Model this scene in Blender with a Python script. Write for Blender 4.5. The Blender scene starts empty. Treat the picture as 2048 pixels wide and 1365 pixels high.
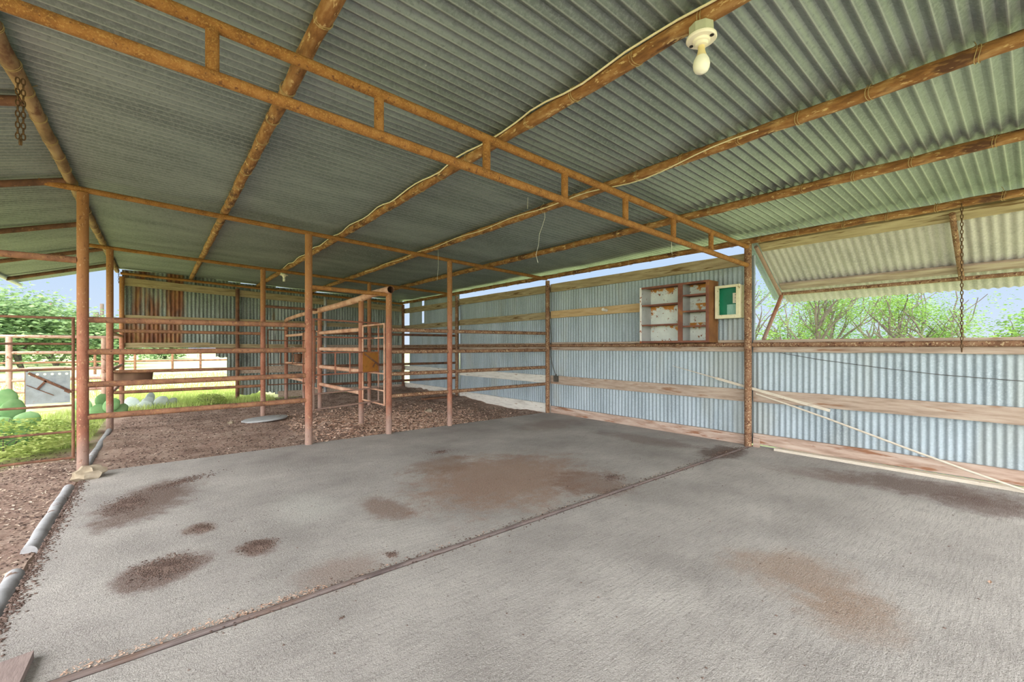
import bpy, math, random
from mathutils import Vector, Matrix, noise
random.seed(7)
S = bpy.context.scene
COL = S.collection
PI = math.pi

# ------------------------------------------------------------------ camera
FPX, YAW, HOR, CH = 867.0, math.radians(39.4), 695.0, 1.35
cam = bpy.data.cameras.new('camera')
cam.sensor_width = 36.0
cam.lens = FPX / 2048 * 36
cam.shift_y = (HOR - 682.5) / 2048
cam.clip_end = 600
co = bpy.data.objects.new('camera', cam)
co.location = (0, 0, CH)
co.rotation_euler = (PI / 2, 0, -YAW)
COL.objects.link(co)
S.camera = co

# ------------------------------------------------------------------ light
SKY_LOW = (0.50, 0.72, 1.0)
wd = bpy.data.worlds.new('sky')
S.world = wd
wd.use_nodes = True
nt = wd.node_tree
nt.nodes.clear()
wo = nt.nodes.new('ShaderNodeOutputWorld')
bg = nt.nodes.new('ShaderNodeBackground')
geo = nt.nodes.new('ShaderNodeTexCoord')
sep = nt.nodes.new('ShaderNodeSeparateXYZ')
rmp = nt.nodes.new('ShaderNodeValToRGB')
nt.links.new(geo.outputs['Generated'], sep.inputs[0])
nt.links.new(sep.outputs['Z'], rmp.inputs[0])
e = rmp.color_ramp.elements
e[0].position = 0.0
e[0].color = (0.72, 0.83, 0.98, 1)
e[1].position = 0.16
e[1].color = (0.54, 0.72, 0.97, 1)
x = e.new(0.6)
x.color = (0.96, 0.95, 0.96, 1)
# unseen sky behind the camera is boosted to light the inside of the shed
dot = nt.nodes.new('ShaderNodeVectorMath')
dot.operation = 'DOT_PRODUCT'
dot.inputs[1].default_value = Vector((-0.62, -0.70, 0.30)).normalized()
nt.links.new(geo.outputs['Generated'], dot.inputs[0])
mr = nt.nodes.new('ShaderNodeMapRange')
mr.inputs['From Min'].default_value = -0.1
mr.inputs['From Max'].default_value = 0.9
mr.inputs['To Min'].default_value = 0.70
mr.inputs['To Max'].default_value = 5.6
nt.links.new(dot.outputs['Value'], mr.inputs['Value'])
wm = nt.nodes.new('ShaderNodeMix')
wm.data_type = 'RGBA'
mr2 = nt.nodes.new('ShaderNodeMapRange')
mr2.inputs['From Min'].default_value = 0.0
mr2.inputs['From Max'].default_value = 0.7
nt.links.new(dot.outputs['Value'], mr2.inputs['Value'])
nt.links.new(mr2.outputs[0], wm.inputs[0])
nt.links.new(rmp.outputs[0], wm.inputs[6])
wm.inputs[7].default_value = (0.97, 0.97, 0.97, 1)
nt.links.new(wm.outputs[2], bg.inputs['Color'])
nt.links.new(mr.outputs[0], bg.inputs['Strength'])
nt.links.new(bg.outputs[0], wo.inputs[0])

sun = bpy.data.lights.new('sun', 'SUN')
sun.energy = 2.7
sun.angle = math.radians(1.5)
sun.color = (1.0, 0.95, 0.86)
so = bpy.data.objects.new('sun', sun)
so.rotation_euler = (math.radians(16), math.radians(-12), 0)
so.location = (0, 0, 20)
COL.objects.link(so)

S.view_settings.view_transform = 'Standard'
S.view_settings.look = 'None'
S.view_settings.gamma = 1
S.view_settings.use_curve_mapping = False
S.view_settings.exposure = 0.52

# ------------------------------------------------------------------ sight lines (used to read real positions)
_F = (math.sin(YAW), math.cos(YAW))
_R = (math.cos(YAW), -math.sin(YAW))
def _d(px, py):
    u = (px - 1024) / FPX
    return _F[0] + u * _R[0], _F[1] + u * _R[1], (HOR - py) / FPX
def on_y(px, py, Y):
    a, b, c = _d(px, py); t = Y / b
    return Vector((a * t, Y, CH + c * t))
def on_x(px, py, X):
    a, b, c = _d(px, py); t = X / a
    return Vector((X, b * t, CH + c * t))
def on_z(px, py, Z=0.0):
    a, b, c = _d(px, py); t = (Z - CH) / c
    return Vector((a * t, b * t, Z))

# ------------------------------------------------------------------ materials
def rgb(h):
    def f(c):
        c /= 255.0
        return c / 12.92 if c <= .04045 else ((c + .055) / 1.055) ** 2.4
    return tuple(f(c) for c in h) + (1,)

class N:
    def __init__(s, name):
        s.m = bpy.data.materials.new(name)
        s.m.use_nodes = True
        s.t = s.m.node_tree
        s.b = s.t.nodes['Principled BSDF']
        s.tc = s.t.nodes.new('ShaderNodeTexCoord')
    def mapping(s, scale=(1, 1, 1), loc=(0, 0, 0), rot=(0, 0, 0), src='Object', typ='POINT'):
        n = s.t.nodes.new('ShaderNodeMapping')
        n.vector_type = typ
        n.inputs['Scale'].default_value = scale
        n.inputs['Location'].default_value = loc
        n.inputs['Rotation'].default_value = rot
        s.t.links.new(s.tc.outputs[src], n.inputs['Vector'])
        return n.outputs[0]
    def noise(s, vec, scale, detail=4, rough=.6, dist=0):
        n = s.t.nodes.new('ShaderNodeTexNoise')
        n.inputs['Scale'].default_value = scale
        n.inputs['Detail'].default_value = detail
        n.inputs['Roughness'].default_value = rough
        n.inputs['Distortion'].default_value = dist
        s.t.links.new(vec, n.inputs['Vector'])
        return n.outputs['Fac']
    def voro(s, vec, scale, out='Distance'):
        n = s.t.nodes.new('ShaderNodeTexVoronoi')
        n.inputs['Scale'].default_value = scale
        s.t.links.new(vec, n.inputs['Vector'])
        return n.outputs[out]
    def ramp(s, fac, stops):
        n = s.t.nodes.new('ShaderNodeValToRGB')
        el = n.color_ramp.elements
        while len(el) < len(stops): el.new(.5)
        for q, (p, c) in zip(el, stops):
            q.position = p
            q.color = c if len(c) == 4 else tuple(c) + (1,)
        s.t.links.new(fac, n.inputs[0])
        return n.outputs[0]
    def step(s, fac, lo, hi):
        n = s.t.nodes.new('ShaderNodeMapRange')
        n.interpolation_type = 'SMOOTHSTEP'
        n.inputs['From Min'].default_value = lo
        n.inputs['From Max'].default_value = hi
        s.t.links.new(fac, n.inputs['Value'])
        return n.outputs[0]
    def mix(s, fac, a, b):
        n = s.t.nodes.new('ShaderNodeMix')
        n.data_type = 'RGBA'
        for i, v in ((0, fac), (6, a), (7, b)):
            if isinstance(v, (tuple, float, int)): n.inputs[i].default_value = v
            else: s.t.links.new(v, n.inputs[i])
        return n.outputs[2]
    def math(s, op, a, b=0.0, c=None):
        n = s.t.nodes.new('ShaderNodeMath')
        n.operation = op
        for i, v in enumerate((a, b, c)):
            if v is None: continue
            if isinstance(v, (float, int)): n.inputs[i].default_value = v
            else: s.t.links.new(v, n.inputs[i])
        return n.outputs[0]
    def sepz(s, vec, ax='Z'):
        n = s.t.nodes.new('ShaderNodeSeparateXYZ')
        s.t.links.new(vec, n.inputs[0])
        return n.outputs[ax]
    def length(s, vec):
        n = s.t.nodes.new('ShaderNodeVectorMath')
        n.operation = 'LENGTH'
        s.t.links.new(vec, n.inputs[0])
        return n.outputs['Value']
    def out(s, col, rough=.8, metal=0.0, bump=None, bstr=.3, bdist=.01, spec=.3):
        if isinstance(col, tuple): s.b.inputs['Base Color'].default_value = col
        else: s.t.links.new(col, s.b.inputs['Base Color'])
        if isinstance(rough, float): s.b.inputs['Roughness'].default_value = rough
        else: s.t.links.new(rough, s.b.inputs['Roughness'])
        s.b.inputs['Metallic'].default_value = metal
        s.b.inputs['Specular IOR Level'].default_value = spec
        if bump is not None:
            n = s.t.nodes.new('ShaderNodeBump')
            n.inputs['Strength'].default_value = bstr
            n.inputs['Distance'].default_value = bdist
            s.t.links.new(bump, n.inputs['Height'])
            s.t.links.new(n.outputs[0], s.b.inputs['Normal'])
        return s.m

def simple(name, cols, scale=6, stretch=(1, 1, 1), rough=.8, metal=0.0, bstr=.3, bscale=50, spots=(), spec=.3, bdist=.005, lo=.3, hi=.7):
    n = N(name)
    v = n.mapping(stretch)
    f = n.noise(v, scale, 5)
    k = len(cols)
    c = n.ramp(f, [(lo + (hi - lo) * i / max(1, k - 1), rgb(q)) for i, q in enumerate(cols)]) if k > 1 else rgb(cols[0])
    for (q, sc, lo2, hi2) in spots:
        c = n.mix(n.step(n.noise(v, sc, 4, .65), lo2, hi2), c, rgb(q))
    return n.out(c, rough, metal, n.noise(v, bscale, 3), bstr, bdist, spec)

M = {}
# pipe rust
def postmat(name, cols):
    n = N(name)
    v = n.mapping((1, 1, .5))
    c = n.ramp(n.noise(v, 5, 6, .65), [(.32, rgb(cols[0])), (.5, rgb(cols[1])), (.68, rgb(cols[2]))])
    z = n.sepz(n.mapping(), 'Z')
    wob = n.math('MULTIPLY', n.math('SUBTRACT', n.noise(v, 4, 5, .65), .5), 1.2)
    c = n.mix(n.math('MULTIPLY', n.step(n.math('ADD', z, wob), 1.5, 2.3), .75), c, rgb((158, 112, 66)))
    c = n.mix(n.math('MULTIPLY', n.math('SUBTRACT', 1.0, n.step(n.math('ADD', z, n.math('MULTIPLY', wob, .5)), .12, .5)), .7), c, rgb((150, 132, 122)))
    c = n.mix(n.math('MULTIPLY', n.step(n.noise(v, 60, 3, .7), .60, .68), .6), c, rgb((204, 168, 128)))
    c = n.mix(n.math('MULTIPLY', n.step(n.noise(v, 26, 3, .7), .60, .68), .6), c, rgb((110, 72, 56)))
    return n.out(c, .85, 0.0, n.noise(v, 90, 3), .5, .005)
M['rust_red'] = postmat('rust_red_pipe', [(122, 80, 64), (150, 98, 78), (166, 116, 94)])
M['rust_rail'] = simple('rust_rail_pipe', [(106, 74, 58), (138, 97, 74), (156, 114, 88)], 8, rough=.85, bstr=.5, bscale=90,
                        spots=[((160, 120, 80), 30, .50, .70), ((92, 64, 54), 34, .58, .68), ((205, 180, 150), 70, .69, .74)])
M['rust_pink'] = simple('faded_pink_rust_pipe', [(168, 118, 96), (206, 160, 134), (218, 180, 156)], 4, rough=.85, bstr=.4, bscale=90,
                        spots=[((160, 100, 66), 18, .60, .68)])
M['rust_gold'] = simple('golden_rust_pipe', [(118, 78, 40), (146, 98, 50), (162, 114, 64)], 14, rough=.85, bstr=.8, bscale=120,
                        spots=[((172, 128, 74), 110, .50, .66), ((108, 70, 44), 34, .58, .68)])
M['rust_purlin'] = simple('flaking_rust_purlin', [(108, 72, 42), (146, 102, 60), (176, 138, 92)], 22, (1, .3, 1), rough=.85, bstr=.9, bscale=60,
                          spots=[((90, 60, 42), 9, .54, .66), ((200, 168, 118), 40, .58, .66)])
M['rust_dark'] = simple('dark_brown_pipe', [(70, 50, 42), (112, 78, 60), (132, 96, 72)], 6, rough=.85, bstr=.5, bscale=90,
                        spots=[((150, 112, 80), 28, .60, .68)])
M['rust_wall'] = simple('speckled_brown_pipe', [(96, 68, 52), (134, 98, 74), (150, 120, 96)], 8, rough=.85, bstr=.8, bscale=100,
                        spots=[((188, 164, 130), 46, .56, .62), ((84, 52, 40), 24, .58, .64)])
M['plate_rust'] = simple('orange_rust_plate', [(128, 84, 34), (158, 106, 46), (146, 88, 40)], 9, rough=.85, bstr=.5)
M['plate_galv'] = simple('pale_galvanised_plate', [(118, 126, 130), (146, 153, 154), (132, 138, 136)], 8, rough=.6, bstr=.2,
                         spots=[((140, 112, 90), 9, .68, .76)])
M['wire'] = simple('tie_wire', [(150, 126, 84), (184, 160, 112)], 30, rough=.6, bstr=0)
M['thin_wire'] = simple('grey_thin_wire', [(190, 188, 176), (216, 214, 200)], 30, rough=.5, bstr=0)
M['chain'] = simple('old_chain_steel', [(74, 58, 44), (112, 84, 56)], 40, rough=.7, metal=.3, bstr=.3)
M['cable'] = simple('cream_cable', [(222, 206, 166), (236, 222, 186)], 10, rough=.5, bstr=0)
M['cord'] = simple('dark_cord', [(66, 64, 60), (92, 86, 78)], 20, rough=.6, bstr=0)
M['porcelain'] = simple('cream_porcelain', [(238, 228, 206), (244, 236, 216)], 6, rough=.25, bstr=0, spec=.5)
M['bulb'] = simple('frosted_bulb', [(240, 236, 216), (244, 240, 224)], 6, rough=.3, bstr=0, spec=.5)
M['bulb_neck'] = simple('yellowed_bulb_neck', [(222, 200, 140), (232, 214, 168)], 20, rough=.3, bstr=0)
M['box_steel'] = simple('grey_green_box', [(164, 166, 140), (184, 184, 160)], 10, rough=.5, bstr=.1)
M['wood'] = simple('weathered_board', [(142, 122, 106), (174, 154, 138), (190, 174, 158)], 5, (5, .5, 5), rough=.9, bstr=.5, bscale=30,
                   spots=[((140, 104, 80), 2.6, .58, .70), ((110, 84, 66), 12, .68, .74)])
M['wood_top'] = simple('stained_top_board', [(134, 118, 90), (168, 150, 118), (186, 170, 138)], 4, (5, .5, 5), rough=.9, bstr=.5, bscale=30,
                       spots=[((112, 88, 58), 3, .56, .68), ((92, 72, 52), 14, .68, .74)])
M['wood_yellow'] = simple('yellow_board', [(168, 138, 98), (196, 166, 124), (206, 180, 142)], 5, (5, .5, 5), rough=.9, bstr=.3, bscale=30,
                          spots=[((130, 86, 52), 14, .68, .74)])
M['wood_back'] = simple('back_board', [(124, 108, 82), (160, 142, 110), (178, 162, 130)], 5, (.5, 5, 5), rough=.9, bstr=.5, bscale=30,
                        spots=[((106, 70, 48), 5, .60, .70), ((80, 62, 48), 14, .66, .74)])
M['wood_white'] = simple('whitewashed_board', [(196, 190, 180), (222, 218, 208), (230, 226, 216)], 6, (4, .5, 4), rough=.85, bstr=.4, bscale=30,
                         spots=[((160, 134, 110), 8, .62, .70)])
M['wood_base'] = simple('stained_base_board', [(148, 122, 106), (182, 158, 142), (200, 182, 168)], 4, (5, .6, 5), rough=.9, bstr=.5, bscale=30,
                        spots=[((146, 104, 80), 3.5, .54, .66), ((100, 78, 66), 16, .68, .74)])
M['lath'] = simple('pale_lath', [(196, 184, 166), (222, 212, 196)], 20, (3, .5, 3), rough=.9, bstr=.2, spots=[((150, 120, 96), 20, .62, .7)])
M['frame_white'] = simple('peeling_cream_paint', [(214, 206, 168), (232, 226, 196)], 12, rough=.8, bstr=.4, spots=[((160, 140, 96), 10, .60, .68)])
M['green_board'] = simple('dark_green_board', [(8, 96, 70), (20, 122, 92)], 5, rough=.3, bstr=.05)
M['pane_pale'] = simple('pale_green_card', [(120, 176, 160), (168, 206, 196)], 9, (1, 3, .6), rough=.5, bstr=0)
M['switch'] = simple('cream_switch_plate', [(226, 220, 200), (236, 230, 214)], 5, rough=.4, bstr=0)
M['screw'] = simple('dark_screw', [(40, 34, 30)], rough=.5, bstr=0)
M['cab_rust'] = simple('brown_red_rust', [(100, 66, 54), (124, 80, 66), (142, 96, 72)], 5, rough=.85, bstr=.3, spots=[((150, 104, 64), 5, .58, .7)])
M['cab_side'] = simple('orange_side_rust', [(100, 66, 40), (124, 84, 48), (138, 94, 60)], 4, rough=.85, bstr=.3, spots=[((110, 62, 38), 9, .58, .68)])
M['cab_white_edge'] = simple('white_peeling_edge', [(210, 206, 200), (232, 228, 222)], 8, rough=.7, bstr=.4, spots=[((150, 84, 52), 12, .56, .62)])
M['grey_inner'] = simple('grey_inner_side', [(168, 170, 168), (188, 190, 188)], 6, rough=.7, bstr=.2, spots=[((110, 84, 60), 16, .64, .70)])
M['rock'] = simple('tan_rock', [(134, 118, 98), (164, 150, 128), (184, 170, 150)], 8, rough=.9, bstr=.8, bscale=20)
M['grey_pipe'] = simple('grey_weathered_pipe', [(140, 138, 138), (168, 168, 170), (186, 186, 190)], 6, rough=.8, bstr=.4, spots=[((120, 96, 82), 6, .58, .68)])
M['lid'] = simple('grey_concrete_lid', [(150, 152, 152), (176, 178, 178)], 8, rough=.8, bstr=.3, spots=[((120, 100, 88), 6, .64, .72)])
M['tub'] = simple('brown_tub', [(108, 82, 66), (134, 104, 84)], 6, (1, 1, .4), rough=.8, bstr=.3)
M['bucket'] = simple('mauve_bucket', [(120, 98, 92), (146, 122, 114)], 6, rough=.7, bstr=.1)
M['steel_strip'] = simple('joint_steel', [(78, 66, 64), (114, 102, 98), (104, 84, 74)], 5, (.6, 3, 3), rough=.7, bstr=.5, bscale=40)
M['dirt_crumb'] = simple('dark_dirt_crumbs', [(74, 60, 54), (100, 82, 74), (124, 106, 96)], 9, rough=.95, bstr=.6)
M['leaf_dry'] = simple('dry_leaf', [(168, 128, 106), (206, 172, 150), (228, 204, 186)], 14, rough=.9, bstr=0)
M['chip'] = simple('pale_straw_chip', [(150, 128, 112), (192, 170, 152), (218, 202, 184)], 10, rough=.9, bstr=0)
M['plank_grey'] = simple('grey_purple_plank', [(128, 112, 108), (156, 138, 132), (168, 152, 146)], 5, (3, .6, 3), rough=.85, bstr=.3, spots=[((128, 84, 60), 4, .62, .70)])
M['eave_metal'] = simple('pale_eave_metal', [(190, 194, 200), (206, 210, 216)], 6, rough=.6, bstr=.1)
M['bark'] = simple('grey_bark', [(78, 70, 64), (112, 102, 96)], 8, rough=.9, bstr=.5)
M['pole_wood'] = simple('pole_wood', [(96, 84, 78), (120, 106, 96)], 4, rough=.9, bstr=.2)
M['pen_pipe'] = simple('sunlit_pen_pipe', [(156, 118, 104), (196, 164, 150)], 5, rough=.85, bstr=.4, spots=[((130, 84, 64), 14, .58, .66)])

def leafmat(name, cols, scale=3, trans=.35):
    n = N(name)
    v = n.mapping()
    c = n.ramp(n.noise(v, scale, 3), [(.3 + .4 * i / (len(cols) - 1), rgb(q)) for i, q in enumerate(cols)])
    tr = n.t.nodes.new('ShaderNodeBsdfTranslucent')
    mx = n.t.nodes.new('ShaderNodeMixShader')
    mx.inputs[0].default_value = trans
    n.t.links.new(c, tr.inputs['Color'])
    n.t.links.new(n.b.outputs[0], mx.inputs[1])
    n.t.links.new(tr.outputs[0], mx.inputs[2])
    n.t.links.new(mx.outputs[0], n.t.nodes['Material Output'].inputs[0])
    return n.out(c, .7, 0.0, spec=.2)
M['leaf_lime'] = leafmat('lime_leaf', [(88, 122, 58), (118, 152, 74), (144, 172, 94)])
M['leaf_green'] = leafmat('green_leaf', [(62, 102, 54), (92, 134, 70), (122, 158, 88)])
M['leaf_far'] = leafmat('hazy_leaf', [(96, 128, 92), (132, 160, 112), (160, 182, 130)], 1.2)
M['weed'] = leafmat('weed_leaf', [(146, 172, 90), (182, 200, 114), (208, 216, 144)], 2)
M['cactus'] = leafmat('cactus_pad', [(110, 156, 100), (150, 186, 132)], 5, .05)
M['cactus_pale'] = leafmat('pale_cactus_pad', [(176, 190, 186), (206, 214, 208)], 5, .05)

# galvanised roof sheet
def galv(name, base, spangle=(1, 1, 1), along='x', sheet=.66, rustf=None, lo=(0, 0, 0)):
    n = N(name)
    st = {'x': (.35, 1, 1), 'z': (1, 1, .3)}[along]
    v = n.mapping((1, 1, 1))
    vs = n.mapping(st)
    a, b, c3 = [rgb(q) for q in base]
    c = n.ramp(n.noise(vs, 2.2, 5), [(.3, a), (.5, b), (.7, c3)])
    sp = n.step(n.noise(v, 48, 4, .75), .48, .58)
    c = n.mix(n.math('MULTIPLY', sp, .55), c, c3)
    spd = n.step(n.noise(v, 36, 4, .75), .53, .62)
    c = n.mix(n.math('MULTIPLY', spd, .45), c, a)
    sp2 = n.step(n.noise(vs, 7, 5, .7), .58, .7)
    c = n.mix(n.math('MULTIPLY', sp2, .4), c, a)
    sp3 = n.step(n.noise(v, 13, 4, .7), .70, .74)
    c = n.mix(n.math('MULTIPLY', sp3, .5), c, rgb((210, 212, 204)))
    return n, v, vs, c
n, v, vs, c = galv('galvanised_roof_sheet', [(102, 110, 108), (124, 133, 130), (144, 153, 149)])
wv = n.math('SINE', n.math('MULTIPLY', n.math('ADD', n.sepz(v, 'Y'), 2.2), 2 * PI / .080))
c = n.mix(n.math('MULTIPLY', n.step(n.math('MULTIPLY', wv, -1.0), .80, 1.0), .38), c, rgb((196, 200, 192)))  # crest highlight put into the colour, a light line along each lower wave
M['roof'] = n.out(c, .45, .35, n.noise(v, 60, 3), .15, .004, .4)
n, v, vs, c = galv('galvanised_wall_sheet', [(138, 150, 157), (160, 173, 181), (176, 188, 196)], along='z')
c = n.mix(n.math('MULTIPLY', n.step(n.noise(vs, 1.3, 3), .52, .66), .35), c, rgb((160, 160, 146)))
M['wall'] = n.out(c, .6, .15, n.noise(v, 60, 3), .15, .004, .4)
n, v, vs, c = galv('pale_flap_sheet', [(156, 150, 150), (182, 175, 173), (198, 192, 189)], along='x')
M['flap'] = n.out(c, .55, .15, n.noise(v, 60, 3), .15, .004, .4)
# old back wall: patchy galvanised with big rust runs near its left end
n, v, vs, c = galv('old_rusty_wall_sheet', [(92, 98, 92), (126, 134, 128), (160, 166, 160)], along='z')
vv = n.mapping((1, 1, .18))
pat = n.noise(vv, 1.7, 4, .6)
xx = n.sepz(v, 'X')
lft = n.math('MULTIPLY', n.step(n.math('MULTIPLY', xx, -1.0), -.75, -.2), .30)
f = n.step(n.math('ADD', pat, lft), .66, .80)
rc = n.ramp(n.noise(n.mapping((5, 1, 1.4)), 1.5, 6), [(.3, rgb((84, 52, 42))), (.5, rgb((132, 84, 58))), (.7, rgb((156, 124, 78)))])
c = n.mix(f, c, rc)
f2 = n.step(n.noise(vv, 3.1, 4, .6), .60, .68)
c = n.mix(n.math('MULTIPLY', f2, .7), c, rgb((128, 108, 66)))
dv = n.mapping((9, 1, .9))
f3 = n.step(n.noise(dv, 1.6, 4, .6), .55, .68)
c = n.mix(n.math('MULTIPLY', f3, .6), c, rgb((58, 58, 54)))
M['wall_old'] = n.out(c, .6, .15, n.noise(v, 30, 3), .3, .006, .3)

# concrete with its stains (each an irregular blotch that stays put)
STAINS = [  # centre pixel, half sizes in metres (x, y), rotation, colour, strength, softness
    ((1010, 955), 1.15, .95, .25, (150, 116, 94), .75, .55),
    ((880, 930), .5, .35, .4, (132, 102, 82), .6, .5),
    ((1180, 965), .45, .45, .0, (120, 88, 70), .65, .5),
    ((770, 1015), .18, .35, .0, (126, 98, 82), .7, .5),
    ((690, 1140), .30, .22, .3, (150, 128, 116), .6, .6),
    ((300, 1000), .34, .70, -.4, (104, 80, 68), .85, .5),
    ((330, 1140), .26, .26, -.3, (104, 80, 70), .85, .5),
    ((515, 1095), .15, .16, -.3, (110, 84, 72), .85, .5),
    ((400, 1058), .12, .14, .0, (120, 94, 80), .7, .5),
    ((1600, 1150), .42, .42, .2, (146, 116, 92), .6, .75),
    ((1700, 1230), .30, .28, .2, (150, 122, 100), .55, .8),
    ((1830, 975), .42, .85, .15, (104, 84, 76), .85, .6),
    ((1960, 1010), .35, .40, .15, (96, 72, 64), .7, .6),
    ((1640, 950), .30, .60, .15, (128, 108, 100), .5, .7),
    ((1290, 880), .30, .9, .1, (120, 100, 90), .55, .6),
    ((1100, 850), .9, .5, .1, (136, 114, 104), .5, .8),
    ((1440, 905), .45, .30, .1, (88, 68, 60), .8, .5),
    ((620, 1015), .30, .50, .1, (198, 196, 188), .5, .7),
]
n = N('worn_concrete')
v = n.mapping()
c = n.ramp(n.noise(v, 1.1, 6, .6), [(.3, rgb((150, 144, 139))), (.5, rgb((174, 168, 162))), (.7, rgb((194, 188, 181)))])
brush = n.noise(n.mapping((1.0, 14, 1)), 5, 4, .6)
c = n.mix(n.math('MULTIPLY', n.step(brush, .48, .62), .35), c, rgb((134, 128, 124)))
warp = n.noise(v, 2.6, 6, .68)
warp2 = n.noise(v, 11, 5, .7)
for (pc, rx, ry, ro, colr, st, soft) in STAINS:
    p = on_z(*pc)
    mp = n.mapping((rx, ry, 1), (p.x, p.y, 0), (0, 0, ro), typ='TEXTURE')
    L = n.length(mp)
    w = n.math('ADD', n.math('MULTIPLY', warp, 1.5), n.math('MULTIPLY', warp2, .9))
    q = n.math('ADD', L, n.math('SUBTRACT', w, 1.2))
    fac = n.math('MULTIPLY', n.math('SUBTRACT', 1.0, n.step(q, 1 - soft, 1.15)), st)
    c = n.mix(fac, c, rgb(colr))
vo = n.voro(v, 75)
agg = n.math('SUBTRACT', 1.0, n.step(vo, .10, .22))
am = n.step(n.noise(v, 26, 3, .6), .53, .62)
c = n.mix(n.math('MULTIPLY', n.math('MULTIPLY', agg, am), .8), c, rgb((104, 96, 90)))
fine = n.noise(v, 150, 3, .7)
c = n.mix(n.math('MULTIPLY', n.step(fine, .52, .64), .5), c, rgb((214, 210, 204)))
c = n.mix(n.math('MULTIPLY', n.step(n.noise(v, 80, 4, .75), .55, .66), .6), c, rgb((116, 108, 102)))
pv = n.voro(v, 30)
pits = n.math('MULTIPLY', n.math('SUBTRACT', 1.0, n.step(pv, .10, .24)), n.step(n.noise(v, 7, 4, .6), .52, .60))
c = n.mix(n.math('MULTIPLY', pits, .6), c, rgb((112, 104, 98)))
nearm = n.math('SUBTRACT', 1.0, n.step(n.sepz(v, 'Y'), 1.6, 3.4))
blot = n.step(n.noise(v, 20, 6, .8), .56, .64)
c = n.mix(n.math('MULTIPLY', blot, .35), c, rgb((126, 118, 112)))
hgt = n.math('ADD', n.math('MULTIPLY', fine, .5), n.math('ADD', n.math('MULTIPLY', brush, .25), n.math('MULTIPLY', n.noise(v, 45, 4, .7), .8)))
M['concrete'] = n.out(c, .85, 0.0, hgt, .9, .012, .2)

# dirt / grass ground
n = N('ground_dirt_and_grass')
v = n.mapping()
d = n.ramp(n.noise(v, 2.4, 7, .65), [(.3, rgb((128, 104, 92))), (.5, rgb((166, 140, 126))), (.7, rgb((190, 168, 152)))])
d = n.mix(n.math('MULTIPLY', n.step(n.noise(v, 34, 4, .7), .54, .66), .5), d, rgb((206, 188, 174)))
d = n.mix(n.math('MULTIPLY', n.step(n.noise(v, 22, 4, .7), .58, .66), .6), d, rgb((74, 56, 48)))
g = n.ramp(n.noise(v, 3.0, 6, .7), [(.32, rgb((160, 170, 112))), (.5, rgb((190, 196, 136))), (.68, rgb((214, 208, 172)))])
sx = n.sepz(v, 'X'); sy = n.sepz(v, 'Y')
wn = n.math('MULTIPLY', n.math('SUBTRACT', n.noise(v, 1.6, 6, .7), .5), 3.0)
# grass begins left of the pipe line beyond the gate, and past the back wall
a1 = n.step(n.math('ADD', n.math('SUBTRACT', sy, n.math('MULTIPLY', n.math('ADD', sx, .6), 1.3)), wn), 8.1, 9.3)
a2 = n.step(n.math('ADD', n.math('MULTIPLY', sx, -1.0), n.math('MULTIPLY', wn, .15)), .62, .85)
a3 = n.step(n.math('ADD', n.math('SUBTRACT', sy, n.math('MULTIPLY', sx, .18)), n.math('MULTIPLY', wn, .3)), 12.2, 12.7)
gf = n.math('MAXIMUM', n.math('MULTIPLY', a1, a2), a3)
M['ground'] = n.out(n.mix(gf, d, g), .95, 0.0, n.noise(v, 16, 8, .75), .8, .05, .1)

n = N('field_grass')
v = n.mapping()
g = n.ramp(n.noise(v, .35, 8, .65), [(.32, rgb((180, 190, 132))), (.5, rgb((188, 202, 142))), (.68, rgb((204, 208, 164)))])
M['field'] = n.out(g, .95, 0.0, n.noise(v, 3, 5), .3, .1, .1)

# cabinet back: white enamel eaten by rust under each shelf
n = N('white_enamel_with_rust')
v = n.mapping()
c = n.ramp(n.noise(v, 4, 4), [(.3, rgb((206, 212, 208))), (.7, rgb((234, 240, 234)))])
zz = n.sepz(v, 'Z')
fr = n.math('FRACT', n.math('MULTIPLY', n.math('SUBTRACT', zz, .012), 1 / .292))
c = n.mix(n.step(n.math('ADD', n.math('MULTIPLY', fr, .55), n.noise(v, 6, 5, .7)), .92, 1.02), c, rgb((196, 132, 58)))
c = n.mix(n.step(n.noise(v, 13, 5, .75), .60, .64), c, rgb((134, 80, 46)))
c = n.mix(n.step(n.noise(v, 34, 3, .7), .68, .71), c, rgb((70, 52, 42)))
M['enamel'] = n.out(c, .5, 0.0, n.noise(v, 20, 3), .2, .003)

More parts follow.
